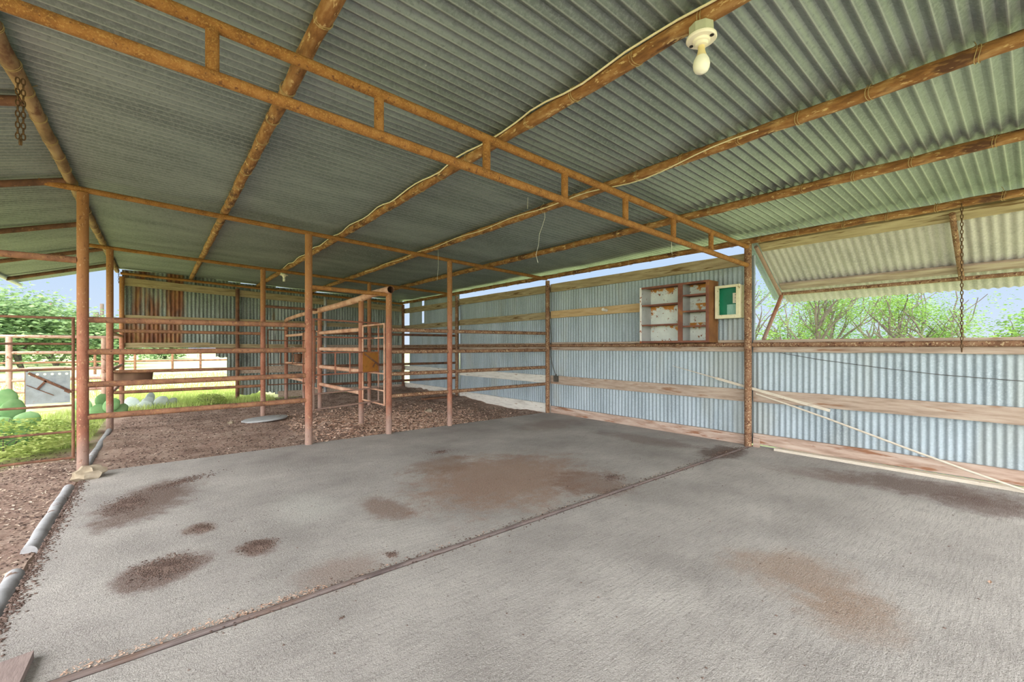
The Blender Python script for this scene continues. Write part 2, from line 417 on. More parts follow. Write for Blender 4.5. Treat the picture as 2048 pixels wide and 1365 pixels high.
# ------------------------------------------------------------------ mesh helpers
class MB:
    def __init__(s): s.v = []; s.f = []; s.mi = []
    def add(s, vs, fs, mi=0):
        o = len(s.v)
        s.v += [Vector(q) for q in vs]
        s.f += [tuple(i + o for i in q) for q in fs]
        s.mi += [mi] * len(fs)
        return s
    def box(s, lo, hi, mi=0, rot=None, pivot=None):
        (a, b, c), (d, e_, f) = lo, hi
        vs = [Vector(q) for q in [(a, b, c), (d, b, c), (d, e_, c), (a, e_, c), (a, b, f), (d, b, f), (d, e_, f), (a, e_, f)]]
        if rot is not None:
            p = Vector(pivot) if pivot is not None else (Vector(lo) + Vector(hi)) / 2
            vs = [p + rot @ (q - p) for q in vs]
        return s.add(vs, [(0, 3, 2, 1), (4, 5, 6, 7), (0, 1, 5, 4), (1, 2, 6, 5), (2, 3, 7, 6), (3, 0, 4, 7)], mi)
    def beam(s, a, b, w, h, up=(0, 0, 1), mi=0, wob=0, n=1):
        a, b = Vector(a), Vector(b)
        d = (b - a)
        L = d.length; d.normalize()
        sd = d.cross(Vector(up)).normalized()
        u = sd.cross(d).normalized()
        vs = []
        for i in range(n + 1):
            t = i / n
            p = a.lerp(b, t)
            wo_ = [random.uniform(-wob, wob) for _ in range(4)]
            for k, (x_, z_) in enumerate(((-1, -1), (1, -1), (1, 1), (-1, 1))):
                vs.append(p + sd * (x_ * w / 2) + u * (z_ * h / 2 + wo_[0 if z_ < 0 else 1]))
        fs = [(0, 1, 2, 3)[::-1] if False else (3, 2, 1, 0), tuple(4 * n + q for q in (0, 1, 2, 3))]
        for i in range(n):
            for k in range(4):
                q = 4 * i
                fs.append((q + k, q + (k + 1) % 4, q + 4 + (k + 1) % 4, q + 4 + k))
        return s.add(vs, fs, mi)
    def path(s, pts, r, n=10, mi=0, cap=True, closed=False, hollow=False):
        pts = [Vector(p) for p in pts]
        k = len(pts)
        rr = r if isinstance(r, (list, tuple)) else [r] * k
        prev = None
        vs = []
        for i, p in enumerate(pts):
            if closed: d = pts[(i + 1) % k] - pts[i - 1]
            else: d = pts[min(i + 1, k - 1)] - pts[max(i - 1, 0)]
            d.normalize()
            if prev is None:
                t = Vector((0, 0, 1)) if abs(d.z) < .9 else Vector((1, 0, 0))
                sd = d.cross(t).normalized()
            else:
                sd = (prev - d * prev.dot(d)).normalized()
            prev = sd
            u = d.cross(sd)
            for j in range(n):
                a = 2 * PI * j / n
                vs.append(p + (sd * math.cos(a) + u * math.sin(a)) * rr[i])
        fs = []
        for i in range(k if closed else k - 1):
            i2 = (i + 1) % k
            for j in range(n):
                fs.append((i * n + j, i * n + (j + 1) % n, i2 * n + (j + 1) % n, i2 * n + j))
        if cap and not closed:
            fs.append(tuple(range(n))[::-1])
            if not hollow: fs.append(tuple((k - 1) * n + j for j in range(n)))
        return s.add(vs, fs, mi)
    def tube(s, a, b, r, n=12, mi=0, segs=1, wob=0):
        a, b = Vector(a), Vector(b)
        pts = [a.lerp(b, i / segs) for i in range(segs + 1)]
        if wob:
            for p in pts[1:-1]:
                p += Vector((random.uniform(-wob, wob), random.uniform(-wob, wob), random.uniform(-wob, wob)))
        return s.path(pts, r, n, mi)
    def lathe(s, prof, c, n=24, mi=0, axis=None):
        c = Vector(c)
        R = axis.to_3x3() if axis is not None else Matrix.Identity(3)
        vs = []
        for (r, z) in prof:
            for j in range(n):
                a = 2 * PI * j / n
                vs.append(c + R @ Vector((r * math.cos(a), r * math.sin(a), z)))
        fs = []
        for i in range(len(prof) - 1):
            for j in range(n):
                fs.append((i * n + j, i * n + (j + 1) % n, (i + 1) * n + (j + 1) % n, (i + 1) * n + j))
        if prof[0][0] > 1e-4: fs.append(tuple(range(n))[::-1])
        if prof[-1][0] > 1e-4: fs.append(tuple((len(prof) - 1) * n + j for j in range(n)))
        return s.add(vs, fs, mi)
    def blob(s, c, r, seg=10, rings=7, jit=.0, seed=0, mi=0, rot=None):
        c = Vector(c)
        vs = []
        for i in range(rings + 1):
            th = PI * i / rings
            for j in range(seg):
                ph = 2 * PI * j / seg
                d = Vector((math.sin(th) * math.cos(ph), math.sin(th) * math.sin(ph), math.cos(th)))
                k = 1 + jit * noise.noise(d * 1.7 + Vector((seed, seed * 2, 0)))
                q = Vector((d.x * r[0], d.y * r[1], d.z * r[2])) * k
                vs.append(c + (rot @ q if rot is not None else q))
        fs = []
        for i in range(rings):
            for j in range(seg):
                fs.append((i * seg + j, (i + 1) * seg + j, (i + 1) * seg + (j + 1) % seg, i * seg + (j + 1) % seg))
        return s.add(vs, fs, mi)

def wloc(o):
    p = Vector((0, 0, 0))
    while o is not None:
        p += o.location
        o = o.parent
    return p

def mk(name, mb, mats, parent=None, loc=None, smooth=True):
    base = wloc(parent) if parent is not None else Vector((0, 0, 0))
    off = Vector(loc) if loc is not None else base
    me = bpy.data.meshes.new(name)
    me.from_pydata([tuple(q - off) for q in mb.v], [], mb.f)
    if not isinstance(mats, (list, tuple)): mats = [mats]
    for m in mats: me.materials.append(m)
    me.polygons.foreach_set('material_index', mb.mi)
    if smooth:
        me.polygons.foreach_set('use_smooth', [True] * len(me.polygons))
        me.set_sharp_from_angle(angle=math.radians(38))
    me.update()
    o = bpy.data.objects.new(name, me)
    o.location = off - base
    COL.objects.link(o)
    if parent is not None: o.parent = parent
    return o

def tag(o, label, cat, group=None, kind=None):
    o['label'] = label
    o['category'] = cat
    if group: o['group'] = group
    if kind: o['kind'] = kind
    return o

def thing(name, label, cat, loc, group=None):
    o = bpy.data.objects.new(name, None)
    o.empty_display_size = .1
    o.location = loc
    COL.objects.link(o)
    return tag(o, label, cat, group)

def struct(name, mb, mats, label=None, loc=(0, 0, 0), smooth=True):
    o = mk(name, mb, mats, loc=loc, smooth=smooth)
    o['kind'] = 'structure'
    if label: o['label'] = label
    return o

def solo(name, mb, mats, label, cat, loc, group=None, kind=None, smooth=True):
    return tag(mk(name, mb, mats, loc=loc, smooth=smooth), label, cat, group, kind)

def copy_of(src, loc, parent=None, rot=None):
    c = src.copy()
    c.location = loc
    if rot is not None: c.rotation_euler = rot
    c.parent = parent
    COL.objects.link(c)
    return c

def corr(mb, o, u, v, nrm, W, L, pitch=.076, amp=.009, per=8, nv=2, bend=None, mi=0, edge=None):
    """corrugated sheet: waves across u (width W), straight along v (length L)"""
    o, u, v, nrm = Vector(o), Vector(u), Vector(v), Vector(nrm)
    nu = max(2, int(W / pitch * per))
    vs = []
    for j in range(nv + 1):
        t = j / nv
        for i in range(nu + 1):
            s_ = W * i / nu
            w = amp * math.sin(2 * PI * s_ / pitch)
            b = bend(s_, t * L) if bend else 0
            LL = L * t
            if edge and j == nv: LL = edge(s_)
            if edge and 0 < j < nv: LL = edge(s_) * t
            vs.append(o + u * s_ + v * LL + nrm * (w + b))
    fs = []
    for j in range(nv):
        for i in range(nu):
            a = j * (nu + 1) + i
            fs.append((a, a + 1, a + nu + 2, a + nu + 1))
    return mb.add(vs, fs, mi)

# ------------------------------------------------------------------ key positions (metres)
X0, X1 = -.60, 6.25            # open left side, right wall posts
Y1, Y2, Y3, Y4 = 6.45, 2.53, 9.95, 13.25
YS = -2.2                      # near end of the shed
XR = -.69                      # ridge
def zp(x): return 3.10 - .039 * (x - XR) - (.045 if x == 6.20 else 0)          # purlin axis height
PX = [-.69, .67, 2.10, 3.44, 4.83, 6.20]

# ------------------------------------------------------------------ SETTING: floor, ground, walls, roof
b = MB(); b.box((-.58, Y2 + .012, -.14), (6.40, Y1 + .04, 0)); struct('floor', b, M['concrete'], 'worn far concrete slab with brown stains', smooth=False)
b = MB(); b.box((-.58, YS - .3, -.14), (6.40, Y2 - .05, 0)); struct('floor.001', b, M['concrete'], 'near concrete slab with exposed aggregate', smooth=False)
b = MB(); b.box((-.58, Y2 - .05, -.14), (6.40, Y2 + .012, -.03)); struct('floor.002', b, M['dirt_crumb'], 'dirt filled joint bottom between the slabs', smooth=False)

def gz(x, y):
    """height of the earth"""
    inslab = -.6 < x < 6.42 and y < Y1 + .03
    if inslab: return -.13
    z = -.035 + .035 * noise.noise(Vector((x * .9, y * .9, 0))) + .022 * noise.noise(Vector((x * 3.1, y * 3.1, 4))) + .010 * noise.noise(Vector((x * 9, y * 9, 7)))
    k = max(0, min(1, (y - Y1 - .05) / .5)) if x > -.6 else 1
    z = -.02 * (1 - k) + z * k + (0 if x < -.6 else 0)
    # trampled hump by the small pen, churned heap in the back corner
    z += .07 * math.exp(-((x - 2.35) ** 2 / .25 + (y - 7.5) ** 2 / .35)) * (1 + 1.2 * noise.noise(Vector((x * 5, y * 5, 2))))
    z += .10 * max(0, min(1, (x - 3) / 2.5)) * max(0, min(1, (y - 8.2) / 2.0)) * (1 + .6 * noise.noise(Vector((x * 4, y * 4, 9))))
    if x < -.6: z -= .01 + .05 * max(0, min(1, (-1.2 - x) / 1.5))
    m = min(x + 7.0, 20 - y)
    if m < 1.0: z = z * max(m, 0) - .16 * (1 - max(m, 0))
    return z
b = MB()
xs = [-7 + .06 * i for i in range(int(13.45 / .06) + 1)]
ys = [YS - 2 + .06 * i for i in range(int(23 / .06) + 1)]
vs = [(x_, y_, gz(x_, y_)) for y_ in ys for x_ in xs]
nx = len(xs)
fs = [(j * nx + i, j * nx + i + 1, (j + 1) * nx + i + 1, (j + 1) * nx + i) for j in range(len(ys) - 1) for i in range(nx - 1)]
b.add(vs, fs)
struct('ground', b, M['ground'], 'trampled brown dirt running into patchy grass')
b = MB()
fx = [-160 + 8 * i for i in range(41)]
vs = [(x_, y_, -.14) for y_ in fx for x_ in fx]
fs = [(j * 41 + i, j * 41 + i + 1, (j + 1) * 41 + i + 1, (j + 1) * 41 + i) for j in range(40) for i in range(40)]
b.add(vs, fs)
struct('ground.001', b, M['field'], 'pale sunlit open field')

# roof skins
def sag(s_, t): return -.006 * math.sin(s_ * 1.9) - .004 * math.sin(s_ * 4.3 + t * 2)
b = MB()
sl = Vector((1, 0, -.039)).normalized()
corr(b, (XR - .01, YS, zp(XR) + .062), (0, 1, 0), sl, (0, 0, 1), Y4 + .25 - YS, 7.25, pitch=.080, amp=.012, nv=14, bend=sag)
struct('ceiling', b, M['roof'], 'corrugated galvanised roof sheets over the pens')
b = MB()
sl2 = Vector((-1, 0, -.30)).normalized()
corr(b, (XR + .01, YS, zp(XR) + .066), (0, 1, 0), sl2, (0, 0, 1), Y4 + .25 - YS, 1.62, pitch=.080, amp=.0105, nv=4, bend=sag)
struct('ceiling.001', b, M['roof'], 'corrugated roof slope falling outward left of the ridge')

# right wall sheets (behind the boards)
XW = 6.372
def dent(sd): return lambda s_, t: .010 * noise.noise(Vector((s_ * 1.3 + sd, t * .9, sd)))
def rwall(y0, y1, z0, z1, mb, mi=0): corr(mb, (XW, y0, z0), (0, 1, 0), (0, 0, 1), (-1, 0, 0), y1 - y0, z1 - z0, mi=mi, nv=8, amp=.0075, pitch=.068, bend=dent(y0))
b = MB()
rwall(Y2 - .05, Y1 + .1, .02, 2.62, b)
struct('wall_right', b, M['wall'], 'blue grey corrugated wall with the shelf unit')
b = MB(); rwall(YS, Y2 + .02, .02, 1.42, b)
struct('wall_right.001', b, M['wall'], 'low corrugated wall under the propped flap')
b = MB(); rwall(Y1 + .1, Y3 + .05, .02, 2.60, b)
struct('wall_right.002', b, M['wall'], 'corrugated wall behind the middle pen')
b = MB()
rwall(Y3 + .05, 12.02, .02, 2.80, b); rwall(12.15, 13.02, .02, 2.80, b); rwall(12.02, 12.15, 2.12, 2.62, b) if False else None
corr(b, (XW + .01, 12.0, .02), (0, 1, 0), (0, 0, 1), (-1, 0, 0), .18, 2.08, nv=2)
struct('wall_right.003', b, M['wall'], 'corrugated wall at the far corner with a bright slot')

# back wall sheets: several old sheets, ragged lower edges
YB = Y4 + .10
def bw(x0, x1, z0, z1, mb, rag=0.0, sd=0):
    def ed(s_):
        return (z1 - z0) - rag * (.5 + .5 * noise.noise(Vector((s_ * 3 + sd, sd, 0)))) - rag * .5 * max(0, noise.noise(Vector((s_ * 12, sd, 3))))
    zt = lambda s_: 0
    corr(mb, (x0, YB, z1), (1, 0, 0), (0, 0, -1), (0, 1, 0), x1 - x0, z1 - z0, pitch=.080, amp=.011, nv=6, edge=ed if rag else None,
         bend=lambda s_, t: .012 * noise.noise(Vector((s_ * 2.5 + sd, t * 2.0, sd))))
b = MB()
bw(-.60, 1.20, 1.32, 3.13, b, 0.03, 1)
bw(1.18, 1.45, 1.05, 3.07, b, .10, 2)
bw(1.42, 1.72, .45, 3.05, b, .15, 3)
bw(1.70, 2.55, .04, 3.03, b, .14, 4)
bw(2.53, 3.4, .00, 3.0, b, .12, 5)
bw(3.38, 5.0, -.05, 2.95, b)
bw(5.0, 6.30, -.05, 2.90, b)
struct('wall_back', b, M['wall_old'], 'old rust streaked corrugated back wall with a ragged foot')

# ------------------------------------------------------------------ boards of the right wall
XB0, XB1 = 6.318, 6.356
def board(y0, y1, z0, z1, mat, label, group=None, x0=XB0, x1=XB1, wob=.003, tilt=0.0):
    b_ = MB()
    zc = (z0 + z1) / 2
    b_.beam(((x0 + x1) / 2, y0, zc), ((x0 + x1) / 2, y1, zc + tilt), x1 - x0, z1 - z0, n=max(2, int((y1 - y0) / .25)), wob=wob)
    return solo('wooden_board', b_, M[mat], label, 'board', ((x0 + x1) / 2, y0, z0), group)
board(Y2 + .01, Y1 - .02, 2.49, 2.655, 'wood_top', 'mottled top board under the light slot above the shelf unit')
board(Y1 + .02, Y3 - .02, 2.49, 2.65, 'wood_top', 'mottled top board under the light slot behind the middle pen')
board(Y3 + .02, Y4 + .05, 2.46, 2.62, 'wood_top', 'top board of the wall bay nearest the far corner')
board(4.12, Y1 - .02, 1.95, 2.095, 'wood_yellow', 'yellow upper board running up to the rusty shelf unit')
board(Y1 + .02, Y3 - .02, 1.94, 2.085, 'wood_top', 'upper middle board between the two far bay posts')
board(Y3 + .02, Y4 + .05, 1.93, 2.06, 'wood_top', 'upper middle board in the far corner bay')
board(Y2 + .01, Y1 - .02, 1.29, 1.45, 'wood', 'sill height board under the rusty shelf unit')
board(YS, Y2 - .04, 1.285, 1.45, 'wood', 'sill board below the opening with trees')
board(Y1 + .02, Y3 - .02, 1.29, 1.44, 'wood', 'splintered sill height board behind the middle pen')
board(Y3 + .02, Y4 + .05, 1.30, 1.43, 'wood', 'sill height board in the far corner bay')
board(Y2 + .01, Y1 - .02, .595, .765, 'wood', 'lower middle board left of the mid wall post')
board(YS, Y2 - .04, .62, .785, 'wood', 'lower middle board right of the mid wall post', tilt=-.015)
board(Y1 + .02, Y3 - .02, .60, .76, 'wood_white', 'pale lower board behind the middle pen')
board(Y3 + .02, Y4 + .05, .60, .75, 'wood_white', 'pale lower board in the far corner bay')
board(Y2 + .01, Y1 - .02, -.005, .14, 'wood_base', 'stained base board along the far slab')
board(YS, Y2 - .04, .035, .175, 'wood_base', 'stained base board along the near slab')
board(Y1 + .02, Y3 - .02, -.06, .17, 'wood_white', 'whitewashed base board behind the middle pen')
board(Y3 + .02, Y4 + .05, -.06, .20, 'wood_white', 'whitewashed base board in the far corner bay')
b = MB(); b.beam((6.235, YS, .016), (6.27, 2.20, .016), .09, .032, n=12, wob=.001)
solo('floor_batten', b, M['lath'], 'thin pale batten lying on the near slab against the base board', 'board', (6.25, YS, 0))
b = MB(); b.box((6.262, 2.40, 0), (6.31, 2.47, .12)); solo('wood_block', b, M['wood_base'], 'small brown wood block at the foot of the mid wall post', 'block', (6.28, 2.43, 0), smooth=False)
# peg on the yellow board
b = MB(); b.tube((6.31, 4.98, 2.02), (6.20, 4.98, 2.03), .028, 12)
solo('wooden_peg', b, M['wood_white'], 'round pale peg on the yellow board left of the shelf unit', 'peg', (6.31, 4.98, 2.02))

# back wall boards
def bboard(x0, x1, z0, z1, label, mat='wood_back', slope=0.0, y=Y4 + .045):
    b_ = MB(); zc = (z0 + z1) / 2
    b_.beam((x0, y, zc), (x1, y, zc + slope * (x1 - x0)), .036, z1 - z0, n=max(2, int((x1 - x0) / .25)), wob=.004)
    return solo('wooden_board', b_, M[mat], label, 'board', (x0, y, z0))
bboard(-.62, 1.60, 2.77, 2.95, 'top board of the back wall over the open grass gap', slope=-.045)
bboard(1.62, 3.80, 2.68, 2.85, 'top board of the back wall between its two inner posts', slope=-.04)
bboard(3.82, 6.28, 2.59, 2.76, 'top board of the back wall reaching the far corner', slope=-.03)
bboard(-.60, 1.60, 1.98, 2.09, 'upper middle board on the rusty left end of the back wall')
bboard(1.64, 3.80, 1.98, 2.09, 'upper middle board behind the chute on the back wall')
bboard(3.84, 6.26, 1.96, 2.07, 'upper middle board of the back wall near the far corner')
bboard(-.60, 1.05, 1.34, 1.45, 'bowed board along the lower edge of the rusty sheets', slope=.01)
bboard(1.05, 3.80, 1.34, 1.44, 'sill height board behind the chute on the back wall', slope=-.005)
bboard(3.84, 6.26, 1.32, 1.42, 'sill height board of the back wall near the far corner', mat='wood')
bboard(1.68, 3.80, .66, .84, 'low rust marked board behind the chute', mat='wood')
bboard(3.84, 6.26, .62, .78, 'low board of the back wall near the far corner', mat='wood')
bboard(2.6, 6.26, -.06, .14, 'earth stained foot board of the back wall', mat='wood')

# ------------------------------------------------------------------ posts
def post(x, y, z0, z1, r, mat, label, group=None, name='support_post'):
    b_ = MB(); b_.tube((x, y, z0), (x, y, z1), r, 16, segs=6, wob=.0)
    return solo(name, b_, M[mat], label, 'post', (x, y, z0), group)
post(X1, Y2, 0, 2.78, .046, 'rust_wall', 'speckled brown wall post at the end of the slab joint')
post(X1, Y1, -.02, 2.72, .044, 'rust_wall', 'brown wall post at the far end of the slab, rails welded on')
post(X1, Y3, -.05, 2.72, .044, 'rust_wall', 'brown wall post second from the far corner')
post(X1, Y4 - .03, -.05, 2.74, .044, 'rust_dark', 'dark post in the far right corner')
post(1.64, Y4, -.07, 2.88, .046, 'rust_dark', 'back wall post beside the open grass gap')
post(3.82, Y4, -.07, 2.80, .040, 'grey_pipe', 'pale back wall post behind the chute')
post(X0, Y4, -.10, 2.96, .046, 'rust_red', 'red brown back post at the open left edge')
post(-2.12, Y1, -.12, 2.62, .045, 'rust_red', 'outer eave post beyond the left gate')

# pipe at sill height on the right wall
for (a, c_, lab) in ((YS, Y2 - .05, 'rusty pipe rail under the opening with trees'), (Y2 + .05, Y1 - .05, 'rusty pipe rail under the shelf unit'),
                     (Y1 + .05, Y3 - .05, 'rusty pipe rail on the wall behind the middle pen'), (Y3 + .05, Y4 - .08, 'rusty pipe rail in the far corner bay')):
    b = MB(); b.tube((6.285, a, 1.385), (6.285, c_, 1.385), .031, 12, segs=8, wob=.001)
    solo('sill_rail', b, M['rust_wall'], lab, 'rail', (6.285, a, 1.385))

# ------------------------------------------------------------------ purlins with their wire ties
tie_b = MB()
for off in (-.008, .008):
    tie_b.path([Vector((.047 * math.cos(t), off + .006 * math.sin(2 * t), .047 * math.sin(t))) for t in [2 * PI * k / 14 for k in range(14)]], -.0 + .0021, 5, closed=True)
tie_b.path([(.02, 0, .045), (.035, .01, .075), (.06, .02, .085)], .0024, 5)
TIE = None
PL = ['mottled ridge purlin', 'second purlin from the ridge', 'third purlin from the ridge, carrying the big light bulb',
      'fourth purlin from the ridge with loose cable below', 'fifth purlin from the ridge, next to the wall', 'eave purlin along the top of the right wall']
for i, px in enumerate(PX):
    z = zp(px)
    t = thing('roof_purlin', PL[i] + ', rusty pipe tied with wire', 'purlin', (px, YS, z))
    r = .043 if i < 5 else .040
    b = MB(); b.path([(px + .004 * math.sin(k * 1.3), YS + .02 + (Y4 + .2 - YS) * k / 60, z + .003 * math.sin(k * 2.1)) for k in range(61)],
                     [r * (1 + .05 * math.sin(k * 2.7)) for k in range(61)], 14)
    mk('pipe', b, M['rust_purlin'] if i else simple('mottled_ridge_pipe', [(104, 78, 54), (146, 116, 84), (166, 138, 104)], 8, (1, .4, 1), bstr=.8, spots=[((112, 78, 58), 9, .52, .68)]), t)
    y = YS + .3
    k = 0
    while y < Y4:
        if TIE is None:
            TIE = mk('wire_tie', MB().add([q + Vector((px, y, z)) for q in tie_b.v], tie_b.f), M['wire'], t, loc=(px, y, z))
        else:
            copy_of(TIE, Vector((px, y, z)) - t.location, t, (0, random.uniform(-.3, .3), random.uniform(-.15, .15)))
        y += .42 + .05 * math.sin(k * 1.7)
        k += 1

# left slope: rafters and eave
def z2(x): return zp(XR) - .30 * (XR - x)
for yy, lab in ((4.55, 'nearest short rafter left of the ridge'), (Y1, 'short rafter left of the ridge over the gate post'), (8.45, 'middle short rafter left of the ridge'),
                (10.5, 'fourth short rafter left of the ridge'), (12.35, 'short rafter left of the ridge nearest the far gable')):
    b = MB(); b.tube((XR - .04, yy, z2(XR) - .015), (-2.18, yy, z2(-2.18) - .015), .034, 12, segs=4, wob=.002)
    solo('short_rafter', b, M['rust_dark'], lab, 'rafter', (XR, yy, z2(XR)))
b = MB(); b.tube((-2.19, YS, z2(-2.19) + .002), (-2.19, Y4 + .3, z2(-2.19) + .002), .032, 12, segs=10)
solo('eave_pipe', b, M['eave_metal'], 'pale pipe along the outer left eave', 'pipe', (-2.19, YS, z2(-2.19)))

# rafters (pipe under the purlins)
def rafter(Y, lab, xa=-.92, xb=6.22):
    b_ = MB(); zr = lambda x_: zp(x_) - .072
    b_.path([(xa + (xb - xa) * k / 12, Y, zr(xa + (xb - xa) * k / 12)) for k in range(13)], .031, 12)
    return solo('cross_beam', b_, M['rust_gold'], lab, 'beam', (xa, Y, zr(xa)))
rafter(Y1, 'long rusty cross pipe above the front fence posts')
rafter(Y3, 'long rusty cross pipe above the second row of posts')
rafter(Y4 - .08, 'dark rusty cross pipe along the top of the back wall', -.62)

# truss
t = thing('roof_truss', 'rusty ladder truss of two pipes joined by short struts over the slab joint', 'truss', (X1, Y2, 2.40))
tt = lambda x_: 2.905 - .031 * (x_ - .2)
tb = lambda x_: 2.655 - .031 * (x_ - .2)
b = MB(); b.path([(x_, Y2, tt(x_)) for x_ in (-2.1, -.6, 1, 3, 5, 6.24)], .031, 14); mk('top_chord', b, M['rust_gold'], t)
b = MB(); b.path([(x_, Y2, tb(x_)) for x_ in (-2.1, -.6, 1, 3, 5, 6.21)], .031, 14); mk('bottom_chord', b, M['rust_gold'], t)
for x_ in (-1.5, -.62, .21, 1.04, 1.84, 2.65, 3.49, 4.35, 5.20):
    b = MB(); b.tube((x_, Y2, tb(x_) + .02), (x_, Y2, tt(x_) - .02), .029, 14); mk('strut', b, M['rust_gold'], t)

# ------------------------------------------------------------------ fences
def fence(label, base, posts, rails, cat='fence', mat_p='rust_red', mat_r='rust_rail', group=None, name='pipe_fence'):
    t_ = thing(name, label, cat, base, group)
    for (x_, y_, z0, z1, r_) in posts:
        b_ = MB(); b_.tube((x_, y_, z0), (x_, y_, z1), r_, 16); mk('post', b_, M[mat_p], t_)
    for (a_, c_, r_, mm) in rails:
        b_ = MB(); b_.path([Vector(a_).lerp(Vector(c_), k / 8) for k in range(9)], r_, 12); mk('rail', b_, M[mm or mat_r], t_)
    return t_
RZ = (1.645, 1.30, .95, .605)
fr_rails = []
for z in RZ:
    fr_rails += [((X0 + .04, Y1, z), (1.60, Y1, z + .01), .032, 'rust_rail')]
fr_rails += [((1.68, Y1, 2.19), (2.80, Y1, 2.17), .032, 'rust_gold')]
for z in RZ:
    fr_rails += [((2.84, Y1, z - .02), (3.87, Y1, z - .02), .031, 'rust_wall'), ((3.93, Y1, z - .02), (6.20, Y1, z - .01), .031, 'rust_wall')]
fence('front rusty pipe fence with tall posts standing along the far slab edge', (X0, Y1, 0),
      [(X0, Y1, -.1, 2.99, .048), (1.64, Y1, -.06, 2.92, .048), (2.81, Y1, -.06, 2.19, .046), (3.91, Y1, -.06, 2.84, .044)], fr_rails)
r3 = []
for z in (1.63, 1.285, .935, .58):
    r3 += [((X0 + .05, Y3, z), (1.62, Y3, z - .005), .029, 'rust_rail')]
r3 += [((1.71, Y3, 2.18), (2.72, Y3, 2.16), .027, 'rust_dark')]
for z in (1.66, 1.31, .935, .53):
    r3 += [((2.82, Y3, z), (3.82, Y3, z), .029, 'rust_dark'), ((3.89, Y3, z), (6.20, Y3, z), .029, 'rust_dark')]
fence('second rusty pipe fence crossing the dirt pens behind the front fence', (X0, Y3, 0),
      [(X0, Y3, -.1, 3.0, .047), (1.67, Y3, -.1, 2.92, .047), (3.855, Y3, -.1, 2.86, .044)], r3)
# chute side: big top pipe, pale pink rails
CX = 2.78
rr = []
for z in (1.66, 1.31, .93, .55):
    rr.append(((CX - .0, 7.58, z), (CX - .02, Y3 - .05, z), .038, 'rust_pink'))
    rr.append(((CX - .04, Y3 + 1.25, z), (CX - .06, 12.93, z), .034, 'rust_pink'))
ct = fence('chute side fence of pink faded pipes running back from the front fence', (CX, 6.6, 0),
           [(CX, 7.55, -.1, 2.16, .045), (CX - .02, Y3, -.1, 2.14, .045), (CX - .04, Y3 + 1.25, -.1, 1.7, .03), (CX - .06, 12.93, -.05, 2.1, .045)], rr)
b = MB()
b.path([(CX, Y1 - .14, 2.235), (CX, Y1 + .6, 2.235), (CX - .0, 7.6, 2.20), (CX - .01, 8.8, 2.17), (CX - .03, Y3 + .4, 2.15)], .056, 16, cap=False)
b.path([(CX, Y1 - .14, 2.235), (CX, Y1 + .6, 2.235)], .047, 16, mi=1, cap=False)
mk('top_pipe', b, [M['rust_pink'], M['rust_dark']], ct)
b = MB(); b.path([(CX - .04, Y3 + .6, 2.15), (CX - .05, 11.6, 2.14), (CX - .06, 12.8, 2.10), (CX - .06, 12.93, 2.06)], .045, 14); mk('top_pipe', b, M['rust_pink'], ct)
# side rails along the open left edge, second row to the back post
fence('short open side fence between the second left post and the back post', (X0, Y3 + .1, 0), [],
      [((X0, Y3 + .05, z), (X0, Y4 - .05, z), .029, 'pen_pipe') for z in (1.60, .95, .55)])
# outer pens in the sun
px_ = lambda px, Y: on_y(px, 700, Y).x
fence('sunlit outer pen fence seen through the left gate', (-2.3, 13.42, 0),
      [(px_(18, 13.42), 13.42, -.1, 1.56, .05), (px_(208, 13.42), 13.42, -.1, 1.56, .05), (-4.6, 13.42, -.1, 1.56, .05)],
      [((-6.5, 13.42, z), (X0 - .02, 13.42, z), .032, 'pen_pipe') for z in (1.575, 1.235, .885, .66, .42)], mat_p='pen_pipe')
fence('distant low pipe fence in the bright field', (-3, 33, 0),
      [(on_y(345, 700, 33).x, 33, -.14, .98, .06), (on_y(401, 700, 33).x, 33, -.14, .98, .06), (on_y(270, 700, 33).x, 33, -.14, .98, .06), (on_y(190, 700, 33).x, 33, -.14, .98, .06)],
      [((-9, 33, z), (6, 33, z), .05, 'rust_dark') for z in (.55, )], mat_p='rust_dark')
# header arm from the first post to the outer eave post
b = MB(); b.tube((X0 - .045, Y1, 2.27), (-2.08, Y1, 2.27), .034, 14, segs=4)
solo('header_pipe', b, M['rust_rail'], 'rusty header pipe over the left gate', 'pipe', (X0, Y1, 2.27))

